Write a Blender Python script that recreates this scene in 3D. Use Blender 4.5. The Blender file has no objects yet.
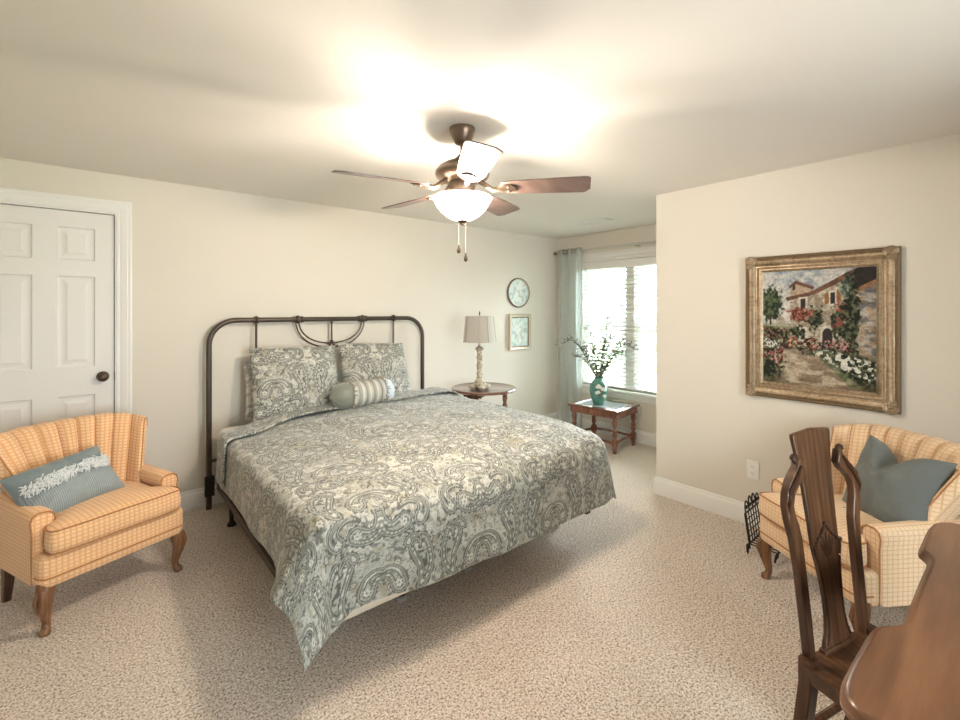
import bpy, bmesh, math, random
import numpy as np
from mathutils import Vector, Matrix

random.seed(7)
RNG = np.random.default_rng(11)
S = bpy.context.scene
C = S.collection
PI = math.pi

# ------------------------------------------------------------------ camera
YAW = math.radians(50.43)          # viewing direction measured from +X (along the headboard wall)
cam_d = bpy.data.cameras.new('camera')
cam = bpy.data.objects.new('camera', cam_d); C.objects.link(cam)
cam.location = (0, 0, 1.417)
cam.rotation_euler = (PI/2, 0, YAW - PI/2)
cam_d.sensor_width = 36.0
cam_d.lens = 460.0/960*36
cam_d.shift_y = -(360-309.5)/960
cam_d.clip_start = 0.02
S.camera = cam

# ------------------------------------------------------------------ world, exposure
S.view_settings.view_transform = 'Standard'
S.view_settings.look = 'None'
S.view_settings.gamma = 1
S.view_settings.use_curve_mapping = False
S.view_settings.exposure = 0.78
SKY_STRENGTH = 25.0
BULB_W = 62.0
BOWL_E = 2.5
W = bpy.data.worlds.new('sky'); S.world = W; W.use_nodes = True
bg = W.node_tree.nodes['Background']
bg.inputs[0].default_value = (0.90, 0.95, 1.0, 1)
bg.inputs[1].default_value = SKY_STRENGTH

# room dimensions (metres)
H = 2.298
YW = 3.83      # headboard wall
XR = 3.31      # right wall (painting)
YC = 1.87      # outer corner of the right wall
XN = 4.42      # window wall
XL, YB = -1.5, -2.0

def portal(loc, rot, sx, sy):
    l = bpy.data.lights.new('sky_portal', 'AREA'); l.shape = 'RECTANGLE'
    l.size = sx; l.size_y = sy; l.cycles.is_portal = True
    o = bpy.data.objects.new('sky_portal', l); C.objects.link(o)
    o.location = loc; o.rotation_euler = rot
portal((XN+.16, 2.82, 1.26), (0, PI/2, 0), 1.5, 1.3)          # faces -X
portal((1.0, YB-.16, 1.25), (PI/2, 0, 0), 1.0, 1.3)    # faces +Y, at the rear window added for fill light

# ------------------------------------------------------------------ materials
MATS = {}
class NT:
    def __init__(s, name):
        s.m = bpy.data.materials.new(name); s.m.use_nodes = True
        s.t = s.m.node_tree; s.b = s.t.nodes['Principled BSDF']
    def n(s, typ, **k):
        x = s.t.nodes.new(typ)
        for a, v in k.items(): setattr(x, a, v)
        return x
    def l(s, a, b): s.t.links.new(a, b)
    def coords(s, which='Object', scale=(1, 1, 1)):
        tc = s.n('ShaderNodeTexCoord'); mp = s.n('ShaderNodeMapping')
        mp.inputs['Scale'].default_value = scale
        s.l(tc.outputs[which], mp.inputs[0]); return mp.outputs[0]
    def noise(s, vec, scale, detail=3, rough=.55):
        x = s.n('ShaderNodeTexNoise'); x.inputs['Scale'].default_value = scale
        x.inputs['Detail'].default_value = detail; x.inputs['Roughness'].default_value = rough
        s.l(vec, x.inputs['Vector']); return x.outputs['Fac']
    def ramp(s, fac, stops):
        r = s.n('ShaderNodeValToRGB'); e = r.color_ramp.elements
        while len(e) < len(stops): e.new(.5)
        for q, (p, c) in zip(e, stops): q.position = p; q.color = (*c, 1)
        s.l(fac, r.inputs[0]); return r.outputs[0]
    def mth(s, op, a, b=None, clamp=False):
        x = s.n('ShaderNodeMath', operation=op, use_clamp=clamp)
        for i, v in enumerate((a, b)):
            if v is None: continue
            if isinstance(v, (int, float)): x.inputs[i].default_value = v
            else: s.l(v, x.inputs[i])
        return x.outputs[0]
    def mix(s, fac, a, b, blend='MIX'):
        x = s.n('ShaderNodeMix', data_type='RGBA', blend_type=blend)
        for i, v in ((0, fac), (6, a), (7, b)):
            if isinstance(v, (int, float)): x.inputs[i].default_value = v
            elif isinstance(v, tuple): x.inputs[i].default_value = (*v, 1)
            else: s.l(v, x.inputs[i])
        return x.outputs[2]
    def bump(s, h, strength=.3, dist=.01):
        b = s.n('ShaderNodeBump'); b.inputs['Strength'].default_value = strength
        b.inputs['Distance'].default_value = dist
        s.l(h, b.inputs['Height']); s.l(b.outputs[0], s.b.inputs['Normal'])
    def set(s, **k):
        for a, v in k.items():
            a = a.replace('_', ' ')
            if isinstance(v, tuple): v = (*v, 1) if len(v) == 3 else v
            s.b.inputs[a].default_value = v
        return s
    def col(s, out): s.l(out, s.b.inputs['Base Color'])

def plain(name, col, rough=.5, metal=0, var=.06, vs=20, bump=0, bs=200, spec=.5, **k):
    t = NT(name); v = t.coords()
    c = t.mix(t.noise(v, vs), tuple(x*(1-var) for x in col), tuple(min(1, x*(1+var)) for x in col))
    t.col(c); t.set(Roughness=rough, Metallic=metal, Specular_IOR_Level=spec, **k)
    if bump: t.bump(t.noise(v, bs, 2), bump, .003)
    MATS[name] = t.m; return t.m

def wood(name, dark, mid, light, scale=1.0, axis='X', rough=.3, coat=.3, spec=.5):
    t = NT(name)
    sc = {'X': (1.2, 14, 14), 'Y': (14, 1.2, 14), 'Z': (14, 14, 1.2)}[axis]
    v = t.coords('Object', tuple(s*scale for s in sc))
    n1 = t.noise(v, 1.6, 6, .62)
    w = t.n('ShaderNodeTexWave'); w.inputs['Scale'].default_value = .7; w.inputs['Distortion'].default_value = 7
    w.inputs['Detail'].default_value = 3; t.l(v, w.inputs[0])
    f = t.mth('ADD', t.mth('MULTIPLY', n1, .86), t.mth('MULTIPLY', w.outputs[1], .14))
    t.col(t.ramp(f, [(.25, dark), (.5, mid), (.75, light)]))
    t.set(Roughness=rough, Coat_Weight=coat, Coat_Roughness=.25, Specular_IOR_Level=spec); t.bump(n1, .12, .002)
    MATS[name] = t.m; return t.m

wallm = plain('wall_paint', (.70, .655, .58), .75, var=.012, vs=3, bump=.05, bs=350, spec=.25)
ceilm = plain('ceiling_paint', (.80, .765, .71), .85, var=.01, vs=2, bump=.06, bs=250, spec=.2)
trimm = plain('white_trim_paint', (.80, .79, .765), .38, var=.01, spec=.45)
doorm = plain('white_door_paint', (.78, .765, .735), .42, var=.01, spec=.4)
bronze = plain('oil_rubbed_bronze', (.085, .058, .042), .38, .75, var=.25, vs=14)
fanbr = plain('brushed_bronze', (.20, .145, .105), .36, .8, var=.12, vs=30)
headm = plain('headboard_metal', (.085, .066, .052), .42, .6, var=.25, vs=16)
black = plain('black_iron', (.03, .026, .023), .5, .5, var=.2)
darkw = wood('dark_walnut', (.045, .018, .008), (.11, .048, .022), (.19, .09, .042), 1.0, 'Z')
deskw = wood('desk_top_walnut', (.105, .042, .017), (.19, .082, .036), (.30, .15, .072), .8, 'X', .3, .25, .4)
carvw = wood('carved_oak', (.022, .009, .005), (.05, .021, .010), (.09, .04, .02), 2.5, 'Z', .5, 0, .2)
chairw = wood('dining_chair_oak', (.030, .012, .006), (.080, .034, .015), (.155, .070, .032), 1.3, 'Z', .32, .2, .35)
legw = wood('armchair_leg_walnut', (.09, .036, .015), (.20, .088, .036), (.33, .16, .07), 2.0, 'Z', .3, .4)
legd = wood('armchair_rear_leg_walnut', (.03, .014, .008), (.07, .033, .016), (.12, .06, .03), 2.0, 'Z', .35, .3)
cherry = wood('cherry_wood', (.10, .032, .016), (.20, .07, .038), (.30, .125, .07), 1.5, 'Z', .25, .5)
cherryx = wood('cherry_wood_top', (.08, .026, .014), (.16, .056, .03), (.24, .10, .056), 1.5, 'Y', .12, 1.0, .8)
bladew = wood('fan_blade_wood', (.085, .05, .04), (.13, .083, .068), (.19, .13, .11), 1.2, 'X', .36, .25)
whitep = plain('white_plastic', (.82, .81, .78), .3, var=.005)
slotm = plain('outlet_slot', (.12, .11, .1), .6)
nickel = plain('brushed_nickel', (.62, .60, .56), .3, .9, var=.05)
darkknob = plain('grommet_metal', (.22, .21, .19), .3, .9, var=.05)

def lattice(name, cell, line, cw, ch, lw, jit=.25):
    t = NT(name)
    uv = t.n('ShaderNodeUVMap'); uv.uv_map = 'uv'
    sep = t.n('ShaderNodeSeparateXYZ'); t.l(uv.outputs[0], sep.inputs[0])
    nv = t.coords('UV', (1, 1, 1))
    wob = t.mth('MULTIPLY', t.mth('SUBTRACT', t.noise(nv, 120, 2), .5), jit)
    def edge(o, size, off):
        f = t.mth('FRACT', t.mth('ADD', t.mth('ADD', t.mth('DIVIDE', o, size), 50.0+off), wob))
        return t.mth('ABSOLUTE', t.mth('SUBTRACT', f, .5))         # .5 at line
    ex = edge(sep.outputs[0], cw, 0); ey = edge(sep.outputs[1], ch, 0)
    m = t.mth('MAXIMUM', ex, ey)
    mr = t.n('ShaderNodeMapRange', interpolation_type='SMOOTHSTEP'); mr.inputs[1].default_value = .5-lw-.1; mr.inputs[2].default_value = .5-lw+.06
    t.l(m, mr.inputs[0])
    c = t.mix(mr.outputs[0], cell, line)
    c = t.mix(t.noise(nv, 22, 2), c, tuple(x*.9 for x in line), 'MIX') if False else c
    v = t.noise(nv, 700, 2)
    c = t.mix(.22, c, t.ramp(v, [(.3, tuple(x*.72 for x in line)), (.7, tuple(min(1, x*1.12) for x in cell))]))
    t.col(c); t.set(Roughness=.82, Specular_IOR_Level=.2, Sheen_Weight=.25, Sheen_Roughness=.5)
    t.bump(t.mth('ADD', t.mth('MULTIPLY', mr.outputs[0], -.6), t.mth('MULTIPLY', v, .7)), .35, .002)
    MATS[name] = t.m; return t.m
uphL = lattice('peach_lattice_fabric', (.88, .60, .37), (.74, .385, .165), .021, .0175, .15)
uphR = lattice('cream_lattice_fabric', (.86, .65, .44), (.66, .40, .20), .022, .019, .065)
pipL = plain('orange_piping', (.45, .20, .075), .8, var=.1, vs=60)

def cloth(name, col, dark, weave=900, rough=.85, sheen=.3, bs=.3):
    t = NT(name); v = t.coords()
    f = t.noise(v, weave, 2); g = t.noise(v, 9, 3)
    c = t.mix(f, dark, col); c = t.mix(t.mth('MULTIPLY', g, .22), c, tuple(min(1, x*1.12) for x in col))
    t.col(c); t.set(Roughness=rough, Specular_IOR_Level=.2, Sheen_Weight=sheen); t.bump(f, bs, .002)
    MATS[name] = t.m; return t.m
bluegrey = cloth('blue_grey_cotton', (.26, .34, .36), (.17, .235, .255))
slate = cloth('slate_cotton', (.16, .174, .165), (.108, .122, .117))
sage = cloth('sage_satin', (.25, .27, .225), (.185, .20, .165), 700, .5, .4)
sheet = cloth('white_sheet', (.80, .775, .73), (.70, .67, .62), 600, .9, .2, .15)
boxm = cloth('box_spring_ticking', (.74, .67, .56), (.62, .55, .45), 500)
shadem = cloth('lamp_shade_linen', (.50, .47, .42), (.40, .37, .325), 500)
fringem = cloth('white_blue_fringe', (.80, .79, .76), (.50, .55, .57), 120)
lightblue = cloth('pale_blue_satin', (.62, .70, .76), (.52, .61, .68), 500, .5, .4)
tassel = cloth('tan_tassel', (.46, .40, .31), (.24, .20, .15), 160)

def attr_cloth(name, rough=.8, sheen=.5, tint=(.9, .95, 1), bs=.25, coat=0, scale=500, spec=.3):
    t = NT(name); a = t.n('ShaderNodeAttribute'); a.attribute_name = 'pattern'
    t.col(a.outputs[0]); t.set(Roughness=rough, Specular_IOR_Level=spec, Sheen_Weight=sheen, Sheen_Roughness=.35, Sheen_Tint=tint, Coat_Weight=coat)
    v = t.coords(); t.bump(t.noise(v, scale, 3), bs, .003)
    MATS[name] = t.m; return t.m
paism = attr_cloth('paisley_cotton', .6, .35, (.86, .93, 1), spec=.4)
canvm = attr_cloth('oil_on_canvas', .7, 0, bs=.3, scale=300)
printm = attr_cloth('framed_print', .6, 0, bs=.02)

def carpet_mat():
    t = NT('beige_frieze_carpet'); v = t.coords()
    a = t.noise(v, 120, 2, .6); b = t.noise(v, 215, 1, .5); g = t.noise(v, 3.2, 4, .55); d = t.noise(v, 300, 2, .6)
    f = t.mth('ADD', t.mth('MULTIPLY', a, .45), t.mth('ADD', t.mth('MULTIPLY', b, .4), t.mth('MULTIPLY', d, .15)))
    c = t.ramp(f, [(.37, (.22, .14, .095)), (.44, (.56, .43, .33)), (.50, (.80, .68, .57)), (.56, (.96, .87, .78))])
    c = t.mix(t.ramp(g, [(.40, (0, 0, 0)), (.62, (.30, .30, .30))]), c, (.84, .73, .62))
    fl = t.noise(v, 112, 1, .5); f2 = t.noise(v, 100, 1, .5); f3 = t.noise(v, 175, 1, .5)
    sm = lambda o, lo, hi: t.ramp(o, [(lo, (0, 0, 0)), (hi, (1, 1, 1))])
    c = t.mix(t.mth('MULTIPLY', sm(fl, .56, .65), .85), c, (.25, .16, .10))
    c = t.mix(t.mth('MULTIPLY', sm(f3, .59, .68), .75), c, (.17, .105, .07))
    c = t.mix(t.mth('MULTIPLY', sm(f2, .53, .64), .8), c, (.97, .90, .83))
    t.col(c); t.set(Roughness=.95, Specular_IOR_Level=.1, Sheen_Weight=.2, Sheen_Roughness=.5)
    t.bump(t.mth('SUBTRACT', f, t.mth('MULTIPLY', fl, .5)), 1.0, .016)
    return t.m
carpetm = carpet_mat()

def glass_mat(name, tint=(.95, .98, .97), gloss=.08):
    t = NT(name); t.t.nodes.remove(t.b); out = t.t.nodes['Material Output']
    tr = t.n('ShaderNodeBsdfTransparent'); tr.inputs[0].default_value = (*tint, 1)
    gl = t.n('ShaderNodeBsdfGlossy'); gl.inputs['Roughness'].default_value = .02
    fr = t.n('ShaderNodeFresnel'); fr.inputs[0].default_value = 1.45
    mx = t.n('ShaderNodeMixShader'); t.l(fr.outputs[0], mx.inputs[0]); t.l(tr.outputs[0], mx.inputs[1]); t.l(gl.outputs[0], mx.inputs[2])
    t.l(mx.outputs[0], out.inputs[0]); return t.m
glassm = glass_mat('window_glass')
def sheer_mat():
    t = NT('sheer_teal_voile'); out = t.t.nodes['Material Output']
    t.set(Base_Color=(.72, .79, .78), Roughness=.9, Specular_IOR_Level=.1)
    tl = t.n('ShaderNodeBsdfTranslucent'); tl.inputs[0].default_value = (.78, .86, .85, 1)
    tr = t.n('ShaderNodeBsdfTransparent')
    v = t.coords('Object', (1, 1, 1)); wv = t.noise(v, 500, 2)
    m1 = t.n('ShaderNodeMixShader'); m1.inputs[0].default_value = .5; t.l(t.b.outputs[0], m1.inputs[1]); t.l(tl.outputs[0], m1.inputs[2])
    m2 = t.n('ShaderNodeMixShader'); t.l(t.mth('MULTIPLY', wv, 1.3), m2.inputs[0]); t.l(m1.outputs[0], m2.inputs[1]); t.l(tr.outputs[0], m2.inputs[2])
    t.l(m2.outputs[0], out.inputs[0]); return t.m
sheerm = sheer_mat()
def slat_mat():
    t = NT('white_blind_vinyl'); out = t.t.nodes['Material Output']
    t.set(Base_Color=(.86, .87, .87), Roughness=.45)
    tl = t.n('ShaderNodeBsdfTranslucent'); tl.inputs[0].default_value = (.8, .82, .82, 1)
    v = t.coords(); nz = t.noise(v, 30, 2)
    m1 = t.n('ShaderNodeMixShader'); t.l(t.mth('MULTIPLY', nz, .5), m1.inputs[0]); t.l(t.b.outputs[0], m1.inputs[1]); t.l(tl.outputs[0], m1.inputs[2])
    t.l(m1.outputs[0], out.inputs[0]); return t.m
slatm = slat_mat()
def bowl_mat():
    t = NT('frosted_lit_glass'); v = t.coords(); out = t.t.nodes['Material Output']
    t.col(t.mix(t.noise(v, 20), (.9, .86, .8), (.95, .92, .88)))
    t.set(Roughness=.4, Emission_Color=(1, .92, .80, 1), Emission_Strength=BOWL_E)
    tl = t.n('ShaderNodeBsdfTranslucent'); tl.inputs[0].default_value = (.95, .93, .9, 1)
    tr = t.n('ShaderNodeBsdfTransparent'); tr.inputs[0].default_value = (.97, .95, .92, 1)
    m1 = t.n('ShaderNodeMixShader'); m1.inputs[0].default_value = .5; t.l(t.b.outputs[0], m1.inputs[1]); t.l(tl.outputs[0], m1.inputs[2])
    m2 = t.n('ShaderNodeMixShader'); m2.inputs[0].default_value = .82; t.l(m1.outputs[0], m2.inputs[1]); t.l(tr.outputs[0], m2.inputs[2])
    t.l(m2.outputs[0], out.inputs[0]); return t.m
bowlm = bowl_mat()
def gilt_mat():
    t = NT('antique_gilt'); v = t.coords()
    f = t.mth('ADD', t.mth('MULTIPLY', t.noise(v, 60, 4, .7), .6), t.mth('MULTIPLY', t.noise(v, 12, 2), .4))
    t.col(t.ramp(f, [(.28, (.12, .08, .042)), (.47, (.29, .21, .13)), (.6, (.40, .31, .21)), (.78, (.52, .44, .33))]))
    t.set(Roughness=.38, Metallic=.55); t.bump(f, .3, .003); return t.m
gilt = gilt_mat()
giltd = plain('dark_gilt', (.20, .135, .075), .45, .5, var=.4, vs=90, bump=.5, bs=120)
linerm = plain('silver_liner', (.56, .50, .41), .4, .5, var=.1, vs=40)
def vase_mat():
    t = NT('green_glazed_ceramic'); v = t.coords()
    t.col(t.ramp(t.noise(v, 14, 4, .6), [(.3, (.03, .14, .115)), (.5, (.085, .27, .22)), (.72, (.19, .40, .33))]))
    t.set(Roughness=.18, Coat_Weight=.5); return t.m
vasem = vase_mat()
twigm = plain('brown_twig', (.045, .032, .024), .8, var=.3, vs=80)
budm = plain('pale_bud', (.36, .35, .29), .8, var=.2, vs=90)
leafdm = plain('muted_green_leaf', (.055, .075, .05), .7, var=.3, vs=90)
flowm = plain('white_petal', (.88, .87, .84), .8, var=.05)
lampm = NT('carved_antique_cream')
_v = lampm.coords(); lampm.col(lampm.ramp(lampm.noise(_v, 45, 4, .65), [(.33, (.17, .135, .09)), (.48, (.44, .39, .29)), (.65, (.66, .61, .50))]))
lampm.set(Roughness=.55); lampm.bump(lampm.noise(_v, 60, 3), .6, .004); lampm = lampm.m
grilem = plain('vent_white', (.74, .72, .69), .5, var=.01)
leafm = plain('tree_leaves', (.22, .26, .19), .8, var=.3, vs=3)
barkm = plain('tree_bark', (.25, .2, .16), .9, var=.2)
lawnm = plain('lawn', (.35, .45, .22), .95, var=.2, vs=1)

# ------------------------------------------------------------------ mesh helpers
class MB:
    def __init__(s): s.v = []; s.f = []; s.uv = []          # uv per face: list of (u,v) or None
    def add(s, verts, faces, uvs=None):
        b = len(s.v); s.v += [tuple(map(float, p)) for p in verts]
        s.f += [tuple(b+i for i in f) for f in faces]
        s.uv += list(uvs) if uvs is not None else [None]*len(faces)
        return s
    def grid(s, P, cu=False, cv=False, uv=None, flip=False):
        P = np.asarray(P); nu, nv = P.shape[:2]; F = []; U = []
        for i in range(nu if cu else nu-1):
            for j in range(nv if cv else nv-1):
                i2, j2 = (i+1) % nu, (j+1) % nv
                q = [(i, j), (i2, j), (i2, j2), (i, j2)]
                if flip: q = q[::-1]
                F.append(tuple(a*nv+b for a, b in q))
                if uv is not None: U.append([tuple(uv[a][b]) for a, b in q])
        s.add(P.reshape(-1, 3), F, U if uv is not None else None); return s
    def cap(s, ring, flip=False):
        r = list(ring); n = len(r); f = tuple(range(n)); s.add(r, [f[::-1] if flip else f]); return s
    def box(s, c, d, R=None):
        x, y, z = (k/2 for k in d)
        V = [(-x, -y, -z), (x, -y, -z), (x, y, -z), (-x, y, -z), (-x, -y, z), (x, -y, z), (x, y, z), (-x, y, z)]
        if R is not None: V = [R @ Vector(p) for p in V]
        V = [(p[0]+c[0], p[1]+c[1], p[2]+c[2]) for p in V]
        return s.add(V, [(0, 3, 2, 1), (4, 5, 6, 7), (0, 1, 5, 4), (1, 2, 6, 5), (2, 3, 7, 6), (3, 0, 4, 7)])
    def b2(s, x0, x1, y0, y1, z0, z1): return s.box(((x0+x1)/2, (y0+y1)/2, (z0+z1)/2), (x1-x0, y1-y0, z1-z0))
    def tube(s, pts, r, seg=10, closed=False, caps=True, sx=1., sy=1., up=None):
        P = [Vector(p) for p in pts]; n = len(P)
        R = [r]*n if isinstance(r, (int, float)) else list(r)
        rings = []; prev = Vector(up) if up else None
        for i in range(n):
            if closed: t = P[(i+1) % n]-P[i-1]
            else: t = P[min(i+1, n-1)]-P[max(i-1, 0)]
            t = t.normalized() if t.length > 1e-9 else Vector((0, 0, 1))
            if prev is None:
                prev = Vector((1, 0, 0)) if abs(t.x) < .8 else Vector((0, 1, 0))
            a = prev-t*prev.dot(t)
            if a.length < 1e-6: a = t.orthogonal()
            a.normalize(); b = t.cross(a); prev = a
            rings.append([P[i]+a*(R[i]*sx*math.cos(q))+b*(R[i]*sy*math.sin(q)) for q in (2*PI*k/seg for k in range(seg))])
        s.grid([[tuple(p) for p in g] for g in rings], cu=closed, cv=True)
        if caps and not closed:
            s.cap(rings[0], True); s.cap(rings[-1])
        return s
    def lathe(s, prof, c=(0, 0, 0), seg=24, caps=True, sq=None):
        rings = []
        for r, z in prof:
            rings.append([(c[0]+r*math.cos(a), c[1]+r*math.sin(a), c[2]+z) for a in (2*PI*k/seg for k in range(seg))])
        s.grid(rings, cv=True, flip=True) if False else s.grid(rings, cv=True)
        if caps:
            if prof[0][0] > 1e-4: s.cap(rings[0], True)
            if prof[-1][0] > 1e-4: s.cap(rings[-1])
        return s
    def prism(s, out, fn, d0, d1):
        """out: 2-D outline; fn(a,b,d) -> 3-D point."""
        n = len(out); A = [fn(a, b, d0) for a, b in out]; B = [fn(a, b, d1) for a, b in out]
        s.add(A+B, [tuple(range(n))[::-1], tuple(range(n, 2*n))]+[(i, (i+1) % n, n+(i+1) % n, n+i) for i in range(n)])
        return s
    def sphere(s, c, r, seg=10, rings=6, sc=(1, 1, 1)):
        P = [[(c[0]+r*sc[0]*math.sin(t)*math.cos(a), c[1]+r*sc[1]*math.sin(t)*math.sin(a), c[2]+r*sc[2]*math.cos(t))
              for a in (2*PI*k/seg for k in range(seg))] for t in (PI*(1e-3+i*(1-2e-3)/rings) for i in range(rings+1))]
        return s.grid(P, cv=True)
    def build(s, name, mat, parent=None, smooth=35, bevel=0, bseg=2, kind=None, label=None, uvbox=False, solid=0, subs=0):
        me = bpy.data.meshes.new(name); me.from_pydata(s.v, [], s.f); me.update()
        bm = bmesh.new(); bm.from_mesh(me); bmesh.ops.recalc_face_normals(bm, faces=bm.faces); bm.to_mesh(me); bm.free()
        if uvbox or any(u is not None for u in s.uv):
            L = me.uv_layers.new(name='uv')
            for i, p in enumerate(me.polygons):
                u = s.uv[i] if i < len(s.uv) else None
                for k, li in enumerate(p.loop_indices):
                    vi = me.loops[li].vertex_index
                    if u is not None:
                        try: L.data[li].uv = u[list(s.f[i]).index(vi)]
                        except ValueError: pass
                    else:
                        q = s.v[vi]; nn = [abs(x) for x in p.normal]; ax = nn.index(max(nn))
                        L.data[li].uv = (q[1], q[2]) if ax == 0 else (q[0], q[2]) if ax == 1 else (q[0], q[1])
        if smooth:
            me.polygons.foreach_set('use_smooth', [True]*len(me.polygons))
            if smooth < 180: me.set_sharp_from_angle(angle=math.radians(smooth))
        me.materials.append(mat)
        o = bpy.data.objects.new(name, me); C.objects.link(o)
        if parent is not None: o.parent = parent
        if bevel:
            m = o.modifiers.new('bevel', 'BEVEL'); m.width = bevel; m.segments = bseg; m.limit_method = 'ANGLE'; m.angle_limit = math.radians(40)
        if subs:
            m = o.modifiers.new('subsurf', 'SUBSURF'); m.levels = subs; m.render_levels = subs
        if solid:
            m = o.modifiers.new('solid', 'SOLIDIFY'); m.thickness = solid; m.offset = -1
        if kind: o['kind'] = kind
        if label: o['label'] = label
        return o

def thing(name, label, cat, loc=(0, 0, 0), rz=0, group=None):
    o = bpy.data.objects.new(name, None); C.objects.link(o); o.empty_display_size = .1
    o.location = loc; o.rotation_euler = (0, 0, rz)
    o['label'] = label; o['category'] = cat
    if group: o['group'] = group
    return o
def tag(o, label, cat, group=None):
    o['label'] = label; o['category'] = cat
    if group: o['group'] = group
    return o
def struct(o, label=None):
    o['kind'] = 'structure'
    if label: o['label'] = label
    return o
def setcol(o, cols):
    me = o.data; a = me.color_attributes.new('pattern', 'FLOAT_COLOR', 'POINT')
    c = np.ones((len(me.vertices), 4), np.float32); c[:, :3] = cols
    a.data.foreach_set('color', c.ravel())
def arc(cx, cy, r, a0, a1, n): return [(cx+r*math.cos(math.radians(a0+(a1-a0)*i/n)), cy+r*math.sin(math.radians(a0+(a1-a0)*i/n))) for i in range(n+1)]
def smooth_path(pts, n=8, closed=False):
    P = [Vector(p) for p in pts]; out = []; m = len(P)
    rng = range(m if closed else m-1)
    for i in rng:
        a, b, c, d = (P[(i-1) % m] if closed or i > 0 else P[0]*2-P[1]), P[i], P[(i+1) % m], (P[(i+2) % m] if closed or i+2 < m else P[m-1]*2-P[m-2])
        for k in range(n):
            t = k/n
            out.append(.5*((2*b)+(c-a)*t+(2*a-5*b+4*c-d)*t*t+(3*b-a-3*c+d)*t**3))
    if not closed: out.append(P[-1])
    return out

# numpy noise + pattern helpers
_G = np.random.default_rng(5).random((256, 256)).astype(np.float32)
def vn(x, y, s=0):
    x = np.asarray(x, np.float64)+17.3*s; y = np.asarray(y, np.float64)+9.7*s
    xi = np.floor(x).astype(int); yi = np.floor(y).astype(int); fx = x-xi; fy = y-yi
    fx = fx*fx*(3-2*fx); fy = fy*fy*(3-2*fy)
    g = lambda a, b: _G[(a+s*31) % 256, (b+s*57) % 256]
    return (g(xi, yi)*(1-fx)+g(xi+1, yi)*fx)*(1-fy)+(g(xi, yi+1)*(1-fx)+g(xi+1, yi+1)*fx)*fy
def fbm(x, y, s=0, o=4):
    r = 0; a = .5
    for i in range(o): r = r+a*vn(x*2**i, y*2**i, s+i); a *= .5
    return r/(1-.5**o)
def sst(a, b, x): t = np.clip((x-a)/(b-a), 0, 1); return t*t*(3-2*t)

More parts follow.
